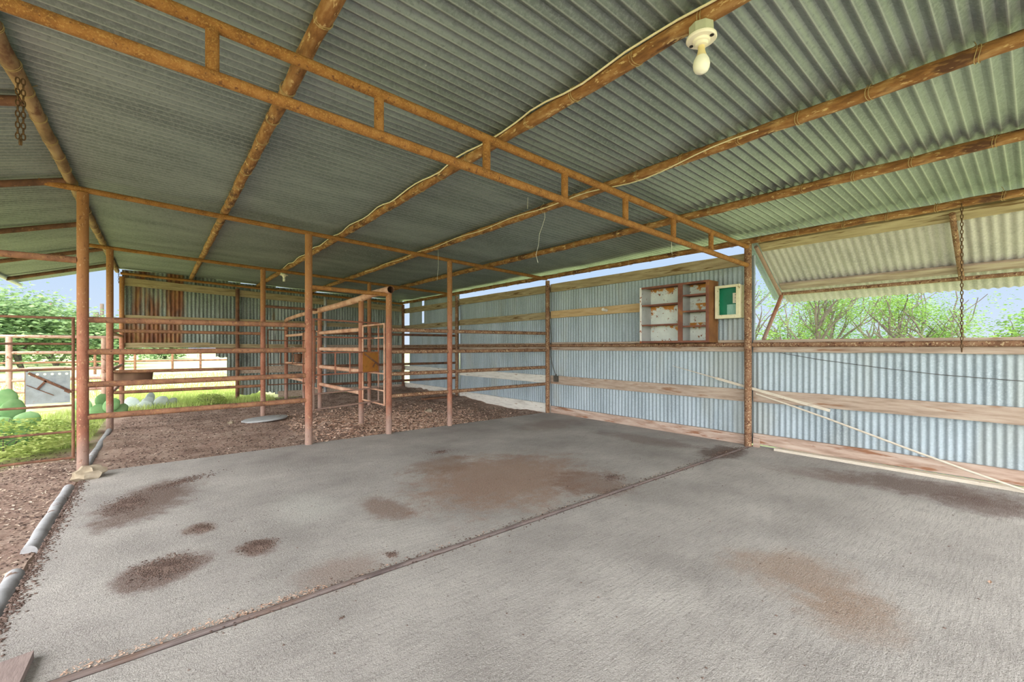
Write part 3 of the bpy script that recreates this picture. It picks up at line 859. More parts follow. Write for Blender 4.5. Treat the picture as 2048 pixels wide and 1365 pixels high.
# ------------------------------------------------------------------ gates
def gate(label, A, B, zs, r, mat, mids=(), mid_rows=(2, 3), plate=None, plate_mat=None, lever=True, group=None, name='pipe_gate', lever_flip=False, holes=False):
    """A hinge end, B latch end (xy). zs rail heights from the top"""
    A, B = Vector((A[0], A[1], 0)), Vector((B[0], B[1], 0))
    t_ = thing(name, label, 'gate', (A.x, A.y, zs[-1]), group)
    P = lambda s_, z_: A.lerp(B, s_) + Vector((0, 0, z_))
    b_ = MB()
    b_.path([P(0, zs[0]), P(0, zs[-1])], r, 10); b_.path([P(1, zs[0]), P(1, zs[-1])], r, 10)
    b_.path([P(-.01, zs[0]), P(1.01, zs[0])], r, 10); b_.path([P(-.01, zs[-1]), P(1.01, zs[-1])], r, 10)
    mk('gate_frame', b_, M[mat], t_)
    for z_ in zs[1:-1]:
        b_ = MB(); b_.tube(P(0, z_), P(1, z_), r * .9, 10); mk('rail', b_, M[mat], t_)
    for s_ in mids:
        b_ = MB(); b_.tube(P(s_, zs[mid_rows[0]]), P(s_, zs[mid_rows[1]]), r * .85, 8); mk('upright_bar', b_, M[mat], t_)
    if plate:
        s0, s1, z0, z1 = plate
        d = (B - A).normalized(); nn = Vector((d.y, -d.x, 0))
        if nn.y > 0 or (abs(nn.y) < .1 and nn.x > 0): nn = -nn
        b_ = MB()
        if holes:
            # plate with a row of punched holes along its top edge
            nh = 6; hr = .011; hz = z1 - .035
            th = .004
            W = (s1 - s0); cells = nh
            for side in (0, 1):
                o_ = nn * (r + side * th)
                for k in range(nh):
                    a0 = s0 + W * k / nh; a1 = s0 + W * (k + 1) / nh
                    cc = P((a0 + a1) / 2, hz) + o_
                    ring = []; outr = []
                    hw = (B - A).length * (a1 - a0) / 2
                    for q in range(16):
                        an = 2 * PI * q / 16 + PI / 4
                        cx_, cz_ = math.cos(an), math.sin(an)
                        ring.append(cc + d * cx_ * hr + Vector((0, 0, cz_ * hr)))
                        m_ = max(abs(cx_), abs(cz_))
                        outr.append(cc + d * (cx_ / m_) * hw + Vector((0, 0, (cz_ / m_) * .03)))
                    b_.add(ring + outr, [(q, (q + 1) % 16, 16 + (q + 1) % 16, 16 + q) for q in range(16)])
                b_.add([P(s0, z0) + o_, P(s1, z0) + o_, P(s1, hz - .03) + o_, P(s0, hz - .03) + o_], [(0, 1, 2, 3)])
            b_.beam(P(s0, z0) + nn * (r + th / 2), P(s0, z1 - .005) + nn * (r + th / 2), .006, .006, up=(1, 0, 0))
        else:
            c0 = [P(s0, z0), P(s1, z0), P(s1, z1), P(s0, z1)]
            b_.add([q + nn * r * .6 for q in c0] + [q + nn * (r * .6 + .005) for q in c0],
                   [(0, 1, 2, 3), (7, 6, 5, 4), (0, 4, 5, 1), (1, 5, 6, 2), (2, 6, 7, 3), (3, 7, 4, 0)])
        pl = mk('latch_plate', b_, M[plate_mat], t_, smooth=False)
        b_ = MB(); b_.path([P(s0, z0), P(s0, z1)], r * .9, 8); mk('upright_bar', b_, M[mat], t_)
        if lever:
            b_ = MB()
            w = s1 - s0; h = z1 - z0
            q0 = P(s0 + w * .06, z1 - h * .06) + nn * (r + .014); q1 = P(s1 + .08 * w, z0 + h * .30) + nn * (r + .014)
            b_.beam(q0, q1, .008, .024, n=1)
            m_ = q0.lerp(q1, .38)
            if lever_flip: m_ = q0.lerp(q1, .72)
            b_.beam(m_, m_ - d * (w * (B - A).length * .2) - Vector((0, 0, h * .26)), .008, .018)
            b_.path([q0.lerp(q1, .8) + Vector((0, 0, -.012)), q0.lerp(q1, .92) + Vector((0, 0, -.012))], .014, 8)
            mk('latch_lever', b_, M['rust_dark'], t_)
            if holes:
                b_ = MB(); b_.beam(P(s0 + .02 * w, z0 + h * .58) + nn * (r + .012), P(s0 + .62 * w, z0 + h * .24) + nn * (r + .012), .004, .007)
                mk('latch_rod', b_, M['rust_dark'], t_)
    return t_
gate('dark tube gate at the left with a pale holed latch plate', (-2.03, Y1), (-.672, Y1), (1.655, 1.385, 1.12, .74, .465, .19), .013, 'rust_dark',
     plate=(.755, .985, .775, 1.11), plate_mat='plate_galv', holes=True)
gate('rusty tube gate ajar in the chute entrance with an orange latch plate', (1.735, 6.56), (2.86, 6.98), (1.75, 1.50, 1.27, .95, .68, .46), .013, 'rust_red',
     mids=(.30, .52), mid_rows=(2, 3), plate=(.72, .985, .955, 1.265), plate_mat='plate_rust', lever_flip=True)
gate('thin dark tube gate closed between the second row posts', (1.77, Y3 + .06), (2.68, Y3 + .06), (1.71, 1.49, 1.27, 1.00, .58), .012, 'rust_dark',
     mids=(.25, .50, .75), mid_rows=(2, 3))
gate('small pink tube gate closing the chute side next to the front fence', (CX, 7.47), (CX, 6.55), (1.72, 1.50, .93, .66, .44), .014, 'rust_pink')
gate('small pink tube gate farther back in the chute side', (CX - .03, Y3 + 1.18), (CX - .03, Y3 + .12), (1.70, 1.49, .90, .66, .44), .014, 'rust_pink')

# hinge brackets on the second gate count as part of that gate's look: small block
# ------------------------------------------------------------------ flap over the opening
FH = Vector((6.33, 0, 2.755)); FB = Vector((7.20, 0, 2.17))
fd = (FB - FH).normalized(); fn = Vector((fd.z, 0, -fd.x))
if fn.z > 0: fn = -fn
fp = lambda s_, y_, o_=0.0: FH + fd * s_ + Vector((0, y_, 0)) + fn * o_
LF = (FB - FH).length
t = thing('wall_flap', 'top hinged corrugated wall flap propped open on the right', 'flap', (6.33, 2.45, 2.70))
b = MB(); corr(b, fp(-.02, YS, -.035), (0, 1, 0), fd, fn, 2.45 - YS, LF + .32, pitch=.080, nv=4)
mk('metal_sheet', b, M['flap'], t)
b = MB(); corr(b, fp(-.02, 2.42, -.05), (0, 1, 0), fd, fn, .20, LF + .24, pitch=.080, nv=4); mk('metal_sheet', b, M['wall'], t)
b = MB(); b.beam(fp(.07, YS, -.008), fp(.07, 2.42, -.008), .035, .15, up=fd, n=8, wob=.002); mk('board', b, M['wood_top'], t)
b = MB(); b.beam(fp(LF - .12, YS, -.008), fp(LF - .12, 2.42, -.008), .03, .12, up=fd, n=8, wob=.002); mk('board', b, M['wood'], t)
b = MB(); b.tube(fp(LF, YS, .035), fp(LF, 2.45, .035), .024, 12); mk('bottom_pipe', b, M['rust_wall'], t)
for y_ in (2.45, .57, -.75):
    b = MB(); b.tube(fp(0, y_, .045), fp(LF, y_, .045), .026, 12); mk('frame_pipe', b, M['rust_red' if y_ > 2 else 'rust_wall'], t)
b = MB(); b.tube(fp(LF + .0, 2.43, .075), (6.325, 2.36, 1.455), .025, 12)
solo('prop_strut', b, M['rust_red'], 'slanting rusty pipe propping the flap open from the sill', 'strut', (6.325, 2.36, 1.455))

# ------------------------------------------------------------------ shelf unit
cx0, cx1, cy0, cy1, cz0, cz1 = 6.03, 6.317, 2.965, 4.085, 1.418, 2.305
t = thing('wall_shelf_unit', 'open rusty steel shelf unit with peeling white inside hung on the wall', 'cabinet', (cx1, cy0, cz0))
b = MB(); b.box((cx1 - .006, cy0, cz0), (cx1, cy1, cz1)); mk('back_panel', b, M['enamel'], t, smooth=False)
b = MB(); b.box((cx0, cy0, cz0), (cx1 - .006, cy0 + .012, cz1)); mk('side_panel', b, M['cab_side'], t, smooth=False)
b = MB(); b.box((cx0, cy1 - .012, cz0), (cx1 - .006, cy1, cz1)); mk('side_panel', b, M['grey_inner'], t, smooth=False)
b = MB(); b.box((cx0, cy0 + .012, cz1 - .012), (cx1 - .006, cy1 - .012, cz1)); mk('top_panel', b, M['cab_rust'], t, smooth=False)
b = MB(); b.box((cx0, cy0 + .012, cz0), (cx1 - .006, cy1 - .012, cz0 + .012)); mk('bottom_panel', b, M['cab_rust'], t, smooth=False)
ym = 3.40
b = MB(); b.box((cx0 + .012, ym - .006, cz0 + .012), (cx1 - .006, ym + .01, cz1 - .012)); mk('divider', b, M['grey_inner'], t, smooth=False)
b = MB()
b.box((cx0 - .01, ym - .045, cz0), (cx0, ym + .03, cz1)); b.box((cx0 - .01, cy0 - .003, cz0), (cx0, cy0 + .04, cz1))
b.box((cx0 - .01, cy0 + .04, cz1 - .03), (cx0, ym - .045, cz1)); b.box((cx0 - .01, ym + .03, cz1 - .03), (cx0, cy1 - .028, cz1))
b.box((cx0 - .01, cy0 + .04, cz0), (cx0, ym - .045, cz0 + .03)); b.box((cx0 - .01, ym + .03, cz0), (cx0, cy1 - .028, cz0 + .03))
mk('face_frame', b, M['cab_rust'], t, smooth=False)
b = MB(); b.box((cx0 - .011, cy1 - .028, cz0 - .004), (cx0, cy1 + .003, cz1)); mk('corner_trim', b, M['cab_white_edge'], t, smooth=False)
for (ya, yb, hs) in ((ym + .012, cy1 - .014, (.285, .60)), (cy0 + .014, ym - .008, (.245, .465, .70))):
    for h in hs:
        b = MB(); b.box((cx0 + .005, ya, cz0 + h - .008), (cx1 - .008, yb, cz0 + h + .006)); b.box((cx0 + .002, ya, cz0 + h - .018), (cx0 + .006, yb, cz0 + h + .006))
        mk('shelf', b, M['cab_rust'], t, smooth=False)

# small framed green box
wx0, wx1, wy0, wy1, wz0, wz1 = 6.17, 6.315, 2.605, 2.945, 1.755, 2.22
t = thing('framed_switch_box', 'small cream framed box with green inside beside the shelf unit', 'box', (wx1, wy0, wz0))
b = MB()
for lo, hi in (((wx0, wy0, wz0), (wx0 + .025, wy0 + .05, wz1)), ((wx0, wy1 - .035, wz0), (wx0 + .025, wy1, wz1)),
               ((wx0, wy0 + .05, wz0), (wx0 + .025, wy1 - .035, wz0 + .05)), ((wx0, wy0 + .05, wz1 - .035), (wx0 + .025, wy1 - .035, wz1))):
    b.box(lo, hi)
mk('door_frame', b, M['frame_white'], t, smooth=False)
b = MB()
b.box((wx0 + .027, wy0 + .005, wz0 + .005), (wx1, wy0 + .02, wz1 - .005)); b.box((wx0 + .027, wy1 - .02, wz0 + .005), (wx1, wy1 - .005, wz1 - .005))
b.box((wx0 + .027, wy0 + .02, wz0 + .005), (wx1, wy1 - .02, wz0 + .02)); b.box((wx0 + .027, wy0 + .02, wz1 - .02), (wx1, wy1 - .02, wz1 - .005))
mk('box_side', b, M['frame_white'], t, smooth=False)
b = MB(); b.box((wx1 - .05, wy0 + .02, wz0 + .02), (wx1 - .04, wy1 - .02, wz1 - .02)); mk('back_panel', b, M['green_board'], t, smooth=False)
b = MB(); b.box((wx1 - .07, wy0 + .055, wz0 + .215), (wx1 - .05, wy0 + .125, wz0 + .355)); sp = mk('switch_plate', b, M['switch'], t, smooth=False)
for k in range(3):
    b = MB(); b.tube((wx1 - .070, wy0 + .09, wz0 + .24 + .045 * k), (wx1 - .073, wy0 + .09, wz0 + .24 + .045 * k), .005, 8); mk('screw', b, M['screw'], sp)
b = MB(); b.box((wx1 - .056, wy0 + .06, wz0 + .055), (wx1 - .05, wy0 + .21, wz0 + .20)); mk('pale_card', b, M['pane_pale'], t, smooth=False)

# laths
b = MB(); a = on_x(1345, 732, 6.303); c_ = on_x(1660, 822, 6.303)
b.path([a, a.lerp(c_, .4)], [.003, .010], 6); b.beam(a.lerp(c_, .33), c_, .010, .035)
solo('metal_lath', b, M['lath'], 'whitish lath wedged slanting behind the mid wall post', 'lath', a)
b = MB(); a = on_x(1512, 788, 6.29); c_ = Vector((6.15, .02, .02))
b.path([a.lerp(c_, k / 6) + Vector((0, 0, .01 * math.sin(k))) for k in range(7)], .011, 8)
solo('thin_pole', b, M['lath'], 'long thin pole leaning down the wall to the near slab', 'pole', c_)

# ------------------------------------------------------------------ lights, cables, chains, wires
def bulb_fixture(c, label, dirty=False, group=None, k=1.0):
    c = Vector(c)
    t_ = thing('bulb_fixture', label, 'light', c, group)
    b_ = MB(); b_.lathe([(.046 * k, 0), (.052 * k, -.004), (.052 * k, -.045 * k), (.05 * k, -.048 * k)], c, 8); mk('junction_box', b_, M['box_steel'], t_)
    z_ = -.048 * k
    b_ = MB(); b_.lathe([(.054 * k, z_), (.062 * k, z_ - .004), (.062 * k, z_ - .012), (.057 * k, z_ - .017), (.036 * k, z_ - .018), (.034 * k, z_ - .028), (.027 * k, z_ - .031), (.025 * k, z_ - .045), (.019 * k, z_ - .046)], c, 28)
    h_ = mk('lamp_holder', b_, M['porcelain'], t_)
    for s_ in (-1, 1):
        b_ = MB(); b_.tube(c + Vector((0, s_ * .046 * k, z_ - .012)), c + Vector((0, s_ * .046 * k, z_ - .020)), .0085 * k, 10); mk('screw', b_, M['screw'], h_)
    if not dirty:
        b_ = MB(); b_.lathe([(.016, z_ - .04), (.0165, z_ - .065), (.021, z_ - .085), (.028, z_ - .10)], c, 24); 
        q = mk('light_bulb', MB().lathe([(.028, z_ - .10), (.036, z_ - .116), (.040, z_ - .136), (.038, z_ - .154), (.031, z_ - .169), (.018, z_ - .178), (0.0001, z_ - .182)], c, 24), M['bulb'], t_)
        mk('bulb_neck', b_, M['bulb_neck'], q)
    else:
        b_ = MB()
        for kk in range(3):
            zz_ = z_ - .06 - .035 * kk
            b_.lathe([(.0001, zz_ + .018), (.022, zz_ + .012), (.026, zz_), (.022, zz_ - .012), (.0001, zz_ - .018)], c, 14)
        mk('light_bulb', b_, M['bulb'], t_)
    return t_
pz2 = zp(2.10)
bulb_fixture((2.10, 1.07, pz2 - .040), 'cream porcelain lamp holder with a frosted bulb on the near purlin', k=1.15)
p2 = on_x(568, 541, 2.10)
bulb_fixture((2.10, p2.y, pz2 - .040), 'small distant white lamp holder with a curly bulb', dirty=True, k=1.3)
def cable(pts, r, label, mat='cable', cat='cable', name='electric_cable'):
    b_ = MB(); b_.path(pts, r, 7)
    return solo(name, b_, M[mat], label, cat, pts[0])
pts = []
k = 0; y = .2
while y < p2.y - .1:
    pts.append((2.10 - .050 - .012 * abs(math.sin(k * .9)), y, pz2 + .012 + .016 * math.sin(k * 1.1)))
    y += .16; k += 1
cable(pts[::-1], .0062, 'cream cable running along the third purlin to the lamps')
pts = []
y = 1.3; k = 0
z3 = zp(3.44)
while y < 9.0:
    drop = .06 * math.exp(-((y - 2.3) / .6) ** 2)
    pts.append((3.44 - .053, y, z3 - .005 + .012 * math.sin(k * .8) - drop))
    y += .16; k += 1
cable(pts, .005, 'thin pale cable sagging along the fourth purlin')
wp = [(1055, 418), (1056, 385), (1062, 368), (1072, 364), (1080, 376), (1087, 405), (1090, 435), (1084, 455), (1079, 468), (1077, 490), (1072, 510), (1076, 526)]
cable([on_y(q[0], q[1], 3.60) for q in wp], .0022, 'thin looped wire hanging off the fourth purlin', 'thin_wire', 'wire', 'hanging_wire')
cable([on_y(876, 500, 6.3), on_y(877, 530, 6.3), on_y(874, 562, 6.3)], .0022, 'short straight wire hanging from the front cross pipe', 'thin_wire', 'wire', 'hanging_wire')
cable([on_y(1343, 484, Y2 + .0), on_y(1344, 508, Y2)], .0018, 'tiny wire end hanging from the truss by the shelf unit', 'thin_wire', 'wire', 'hanging_wire')
cable([on_x(*q, 6.352) for q in ((1560, 706), (1640, 720), (1760, 736), (1880, 750), (2047, 763))], .003, 'thin dark wire strung along the low wall under the opening', 'cord', 'wire', 'wall_wire')
# dark cord with its plug down the wall by the far slab post
pts = [on_x(*q, 6.29) for q in ((1098, 570), (1099, 640), (1103, 680), (1101, 712), (1106, 735), (1112, 752))]
cable(pts, .007, 'dark cord dropping beside the post at the far slab corner', 'cord', 'cord', 'power_cord')
b = MB(); p = on_x(1112, 758, 6.28); b.box(p - Vector((.03, .045, .06)), p + Vector((.03, .045, .06))); b.tube(p + Vector((0, 0, .06)), p + Vector((0, 0, .09)), .018, 8)
solo('outlet_box', b, M['cord'], 'small dark outlet box on the lower board at the cord end', 'outlet', p)

LINKS = {}
def chain(top, L, size, label, swing=.0, dbl=False):
    top = Vector(top)
    t_ = thing('steel_chain', label, 'chain', top)
    n_ = max(2, int(L / (size * 1.45)))
    for row in ((-1, 1) if dbl else (0,)):
        for k_ in range(n_):
            p_ = Vector((row * size * .5, 0, -size * .9 - k_ * size * 1.45))
            if dbl and k_ == n_ - 1: p_.x *= .3
            if size not in LINKS:
                b_ = MB()
                pts_ = []
                for q in range(16):
                    a_ = 2 * PI * q / 16
                    pts_.append(Vector((size * .36 * math.cos(a_), 0, size * .82 * math.copysign(abs(math.sin(a_)) ** .7, math.sin(a_)))) + top + p_)
                b_.path(pts_, size * .16, 6, closed=True)
                LINKS[size] = mk('chain_link', b_, M['chain'], t_, loc=top + p_)
            else:
                copy_of(LINKS[size], p_, t_, (0, 0, (PI / 2 if k_ % 2 else 0) + .3))
    return t_
chain((XR + .03, 4.08, zp(XR) - .05), .42, .024, 'doubled rusty chain hanging from the ridge purlin', dbl=True)
chain((6.165, .49, 2.78), 1.50, .026, 'long thin chain hanging from the eave purlin over the sill')
chain((X0 + .11, Y3 + .02, 2.68), .26, .020, 'short chain hanging by the second left post')

# ------------------------------------------------------------------ things on the ground
def pipe_seg(p, q, label, r=.042):
    b_ = MB(); n_ = 8
    b_.path([Vector(p).lerp(Vector(q), k_ / n_) + Vector((.006 * math.sin(k_ * 2), 0, .004 * math.sin(k_ * 3))) for k_ in range(n_ + 1)], [r * (1 + .04 * math.sin(k_ * 1.9)) for k_ in range(n_ + 1)], 14)
    return solo('buried_pipe', b_, M['grey_pipe'], label, 'pipe', p)
pipe_seg((-.655, 3.05, -.035), (-.66, 3.95, -.035), 'nearest half buried grey pipe length along the slab edge')
pipe_seg((-.665, 4.35, -.04), (-.66, 6.05, -.035), 'middle half buried grey pipe length ending at the rock')
pipe_seg((-.63, 6.70, -.045), (-.60, 9.85, -.045), 'farthest grey pipe length between the two left posts')
p = on_z(172, 958)
b = MB(); b.blob((p.x + .02, p.y, .055), (.125, .10, .075), 12, 8, .55, 3, rot=Matrix.Rotation(.4, 3, 'Z'))
solo('rock', b, M['rock'], 'tan rock lying at the foot of the first left post', 'rock', (p.x, p.y, 0))
p = on_z(529, 838, -.02)
b = MB(); b.lathe([(.36, 0), (.385, .01), (.385, .035), (.36, .045), (.0001, .05)], (p.x, p.y - .05, gz(p.x, p.y) + .0), 40)
lid = solo('round_lid', b, M['lid'], 'round grey lid lying on the dirt near the second row post', 'lid', (p.x, p.y - .05, gz(p.x, p.y)))
lid.rotation_euler = (math.radians(-3), math.radians(-3), 0)
# tub hooked behind the second fence
p = on_y(260, 755, Y3 + .40)
b = MB(); b.lathe([(.27, -.165), (.31, -.16), (.325, 0), (.335, .004), (.335, -.008), (.315, -.006), (.30, -.15), (.0001, -.152)], (p.x, p.y, .905), 36)
solo('feed_tub', b, M['tub'], 'round shallow brown feed tub hung on the second fence by the left post', 'tub', (p.x, p.y, .74))
# buckets on the chute rail
for (q, m_, lab) in ((on_x(572, 717, CX + .055), 'bucket', 'mauve bucket hung inside the far chute post'), (on_x(596, 716, CX + .055), 'rust_dark', 'dark bucket beside the mauve bucket in the chute')):
    b = MB(); b.lathe([(.085, -.11), (.105, .10), (.112, .105), (.112, .095), (.098, .098), (.08, -.10), (.0001, -.10)], q, 24)
    fb = solo('feed_bucket', b, M[m_], lab, 'bucket', q)
    b = MB(); b.path([q + Vector(o_) for o_ in ((0, -.105, .10), (-.02, -.085, .20), (-.10, -.03, .285), (-.175, 0, .30), (-.18, 0, .25))] , .004, 6); b.path([q + Vector(o_) for o_ in ((0, .105, .10), (-.02, .085, .20), (-.10, .03, .285), (-.175, 0, .30))], .004, 6)
    mk('handle', b, M['thin_wire'], fb)
# loose plank in the dirt by the corner
a = on_z(885, 793, .06); c_ = on_z(950, 806, .06)
b = MB(); b.beam((4.98, 9.45, .10), (5.85, 9.55, .10), .16, .04, n=4, wob=.004)
solo('loose_board', b, M['rust_dark'], 'dark loose board half sunk in the far pen dirt', 'board', (4.98, 9.45, .05))
# plank at the near left corner
b = MB()
A = on_z(68, 1303, .03); B = on_z(40, 1365, .03); C2 = on_z(0, 1328, .03)
d1 = (B - A); 
A2 = A + d1 * 2.4
e1 = (C2 - A); C3 = A + e1 * 4; D3 = C3 + d1 * 2.4
b.add([Vector((q.x, q.y, 0.001)) for q in (A, C3, D3, A2)] + [Vector((q.x, q.y, .034)) for q in (A, C3, D3, A2)],
      [(3, 2, 1, 0), (4, 5, 6, 7), (0, 1, 5, 4), (1, 2, 6, 5), (2, 3, 7, 6), (3, 0, 4, 7)])
solo('loose_plank', b, M['plank_grey'], 'grey brown plank lying in the near left corner of the slab', 'plank', (A.x, A.y, 0), smooth=False)

# steel strip in the slab joint
b = MB(); b.path([(-.55 + 6.75 * k / 40, Y2 - .016 + .002 * math.sin(k * 1.7), -.006) for k in range(41)], .017, 8)
b.beam((-.55, Y2 + .006, -.012), (6.2, Y2 + .006, -.012), .006, .026)
solo('joint_strip', b, M['steel_strip'], 'worn steel edge strip laid in the joint between the slabs', 'strip', (-.55, Y2, 0))

# crumbs, litter
def crumbs(region, n_, smin, smax, zf, flat=.6, quad=False, curl=.3):
    b_ = MB()
    for _ in range(n_):
        x_, y_ = region()
        s_ = random.uniform(smin, smax)
        z_ = zf(x_, y_)
        R_ = Matrix.Rotation(random.uniform(0, 6.28), 3, 'Z') @ Matrix.Rotation(random.uniform(-curl, curl), 3, 'X') @ Matrix.Rotation(random.uniform(-curl, curl), 3, 'Y')
        if quad:
            w = s_ * random.uniform(.35, .6)
            vs_ = [(-s_, 0, 0), (-s_ * .2, -w, s_ * .12), (s_, 0, 0), (-s_ * .1, w, s_ * .12), (0, 0, -s_ * .05)]
            fs_ = [(0, 1, 4), (1, 2, 4), (2, 3, 4), (3, 0, 4)]
        else:
            h = s_ * flat
            vs_ = [(-s_, -s_ * .7, 0), (s_, -s_ * .8, 0), (s_ * .6, s_, 0), (-s_ * .8, s_ * .7, 0), (0, 0, h)]
            vs_ = [(a_ * random.uniform(.6, 1.2), c2 * random.uniform(.6, 1.2), d2) for a_, c2, d2 in vs_]
            fs_ = [(0, 1, 4), (1, 2, 4), (2, 3, 4), (3, 0, 4)]
        c0 = Vector((x_, y_, z_ + (s_ * .25 if quad else 0)))
        b_.add([c0 + R_ @ Vector(q) for q in vs_], fs_)
    return b_
def ell(cx, cy, rx, ry, ro):
    def f_():
        while True:
            a_, r_ = random.uniform(0, 2 * PI), abs(random.gauss(0, .48))
            if r_ < 1.15: break
        x_, y_ = rx * r_ * math.cos(a_), ry * r_ * math.sin(a_)
        return cx + x_ * math.cos(ro) - y_ * math.sin(ro), cy + x_ * math.sin(ro) + y_ * math.cos(ro)
    return f_
for (pc, rx, ry, ro, cnt, lab) in [((255, 1008), .17, .30, -.1, 1500, 'dark crumbly dirt patch nearest the rock on the slab'), ((360, 965), .16, .42, -1.0, 900, 'long thin dirt patch on the far left of the slab'),
                                   ((330, 1135), .20, .20, -.3, 1400, 'dark dirt patch at the lower left of the slab'), ((515, 1093), .12, .12, -.3, 800, 'dirt patch in the middle of the left slab'),
                                   ((402, 1058), .09, .10, 0, 350, 'small faint dirt patch between the bigger ones'), ((783, 1110), .05, .05, 0, 160, 'little dirt clump just above the slab joint'),
                                   ((1450, 905), .45, .12, .05, 900, 'dark dirt gathered at the wall end of the joint'), ((1225, 955), .16, .14, 0, 400, 'dirt flecks on the brown stain'), ((880, 905), .22, .14, 0, 300, 'dirt flecks near the chute post')]:
    p = on_z(*pc)
    b = crumbs(ell(p.x, p.y, rx, ry, ro), cnt, .003, .009, lambda x_, y_: .0005)
    solo('dirt_patch', b, M['dirt_crumb'], lab, 'dirt', (p.x, p.y, 0), kind='stuff', smooth=False)
b = crumbs(lambda: (random.uniform(-.3, .75) if random.random() < .7 else random.uniform(.7, 5.8), Y2 + random.gauss(.03, .018)), 600, .003, .010, lambda x_, y_: .001, quad=True)
solo('joint_litter', b, M['leaf_dry'], 'dry leaf bits caught along the slab joint', 'leaves', (0, Y2, 0), kind='stuff', smooth=False)
def pen_region():
    while True:
        x_, y_ = random.uniform(-.5, 6.2), random.uniform(6.52, 13.1)
        return x_, y_
b = crumbs(pen_region, 9000, .006, .02, gz, quad=False)
solo('dirt_clods', b, M['dirt_crumb'], 'dark clods of trampled dirt across the pens', 'dirt', (3, 9, 0), kind='stuff', smooth=False)
b = crumbs(pen_region, 7000, .006, .022, lambda x_, y_: gz(x_, y_) + .002, quad=True)
solo('straw_bits', b, M['chip'], 'pale straw and wood bits scattered over the pens', 'straw', (2, 9, 0), kind='stuff', smooth=False)
def leafreg():
    while True:
        x_, y_ = random.gauss(3.4, .9), random.gauss(7.6, 1.0)
        if y_ > 6.52 and x_ > 1.7 and x_ < 6.1: return x_, y_
b = crumbs(leafreg, 9000, .014, .032, lambda x_, y_: gz(x_, y_) + .004, quad=True, curl=.5)
solo('leaf_litter', b, M['leaf_dry'], 'thick drift of dry tan leaves around the chute posts', 'leaves', (3.4, 7.6, 0), kind='stuff', smooth=False)
b = crumbs(lambda: (random.uniform(-2.6, -.70), random.uniform(2.2, 8.2)), 6000, .005, .02, lambda x_, y_: gz(x_, y_) + .002, quad=True)
solo('wood_chips', b, M['chip'], 'pale wood chips over the dirt left of the slab', 'chips', (-1.2, 4, 0), kind='stuff', smooth=False)
b = crumbs(lambda: (random.uniform(-2.6, -.64), random.uniform(2.2, 8.2)), 5000, .005, .018, gz)
solo('dirt_clods', b, M['dirt_crumb'], 'dark clods over the dirt left of the slab', 'dirt', (-1.2, 4, 0), kind='stuff', smooth=False)
b = crumbs(lambda: (random.uniform(0, 6.1), random.uniform(.2, 6.3)), 260, .003, .008, lambda x_, y_: .0005)
solo('slab_crumbs', b, M['dirt_crumb'], 'scattered crumbs on the bare slab', 'dirt', (3, 3, 0), kind='stuff', smooth=False)
p = on_z(1980, 1167)
b = crumbs(lambda: (p.x, p.y), 1, .02, .021, lambda x_, y_: .002, quad=True)
solo('dry_leaf', b, M['leaf_dry'], 'single pale leaf on the near slab at the right', 'leaf', (p.x, p.y, 0), smooth=False)
p = on_z(686, 1236)
b = crumbs(lambda: (p.x + random.gauss(0, .006), p.y + random.gauss(0, .006)), 7, .005, .009, lambda x_, y_: .001)
solo('dirt_clod', b, M['dirt_crumb'], 'tiny dark clod alone on the near slab', 'clod', (p.x, p.y, 0), smooth=False)
b = crumbs(lambda: (-.60 + abs(random.gauss(0, .035)), random.uniform(2.3, 6.2)), 1600, .004, .012, lambda x_, y_: .0)
solo('edge_dirt', b, M['dirt_crumb'], 'dirt crumbs spilling over the left slab edge', 'dirt', (-.58, 4, 0), kind='stuff', smooth=False)
b = crumbs(lambda: (random.uniform(.2, 6.1), Y2 + random.gauss(-.005, .035)), 1500, .003, .009, lambda x_, y_: .0)
solo('joint_dirt', b, M['dirt_crumb'], 'dark dirt packed along the steel joint strip', 'dirt', (3, Y2, 0), kind='stuff', smooth=False)
# stones in the pen
for (q, s_, lab) in ((on_z(858, 823), .09, 'small grey stone in the leaf litter of the right pen'), (on_z(462, 843), .05, 'small dark stone on the left pen dirt')):
    b = MB(); b.blob((q.x, q.y, gz(q.x, q.y) + s_ * .3), (s_, s_ * .8, s_ * .5), 10, 7, .5, s_)
    solo('stone', b, M['rock'], lab, 'stone', (q.x, q.y, gz(q.x, q.y)))

# ------------------------------------------------------------------ plants
def blades(region, n_, hmin, hmax, w, zf, lean=.35):
    b_ = MB()
    for _ in range(n_):
        x_, y_ = region(); z_ = zf(x_, y_) - .01
        h = random.uniform(hmin, hmax); a_ = random.uniform(0, 6.28)
        d_ = Vector((math.cos(a_), math.sin(a_), 0)); s_ = Vector((-d_.y, d_.x, 0)) * w * random.uniform(.6, 1.3)
        l_ = h * random.uniform(.1, lean) * 2
        p0 = Vector((x_, y_, z_))
        b_.add([p0 - s_, p0 + s_, p0 + d_ * l_ * .35 + Vector((0, 0, h * .6)) + s_ * .7, p0 + d_ * l_ * .35 + Vector((0, 0, h * .6)) - s_ * .7, p0 + d_ * l_ + Vector((0, 0, h))],
               [(0, 1, 2, 3), (3, 2, 4)])
    return b_
zf = lambda x_, y_: gz(x_, y_) if (x_ > -6.5 and y_ < 19) else -.14
def r1():
    while True:
        x_, y_ = random.uniform(-4.2, -.75), random.uniform(7.6, 13)
        if noise.noise(Vector((x_ * 1.3, y_ * 1.3, 0))) > -.15 - .12 * (y_ - 9): return x_, y_
solo('grass_tufts', blades(r1, 12000, .04, .14, .005, zf), M['weed'], 'patchy green grass beyond the left gate', 'grass', (-2, 10, 0), kind='stuff', smooth=False)
def r2():
    x_ = random.uniform(-.9, 2.4)
    return x_, random.uniform(12.2 + .18 * x_ + random.gauss(0, .15), 17)
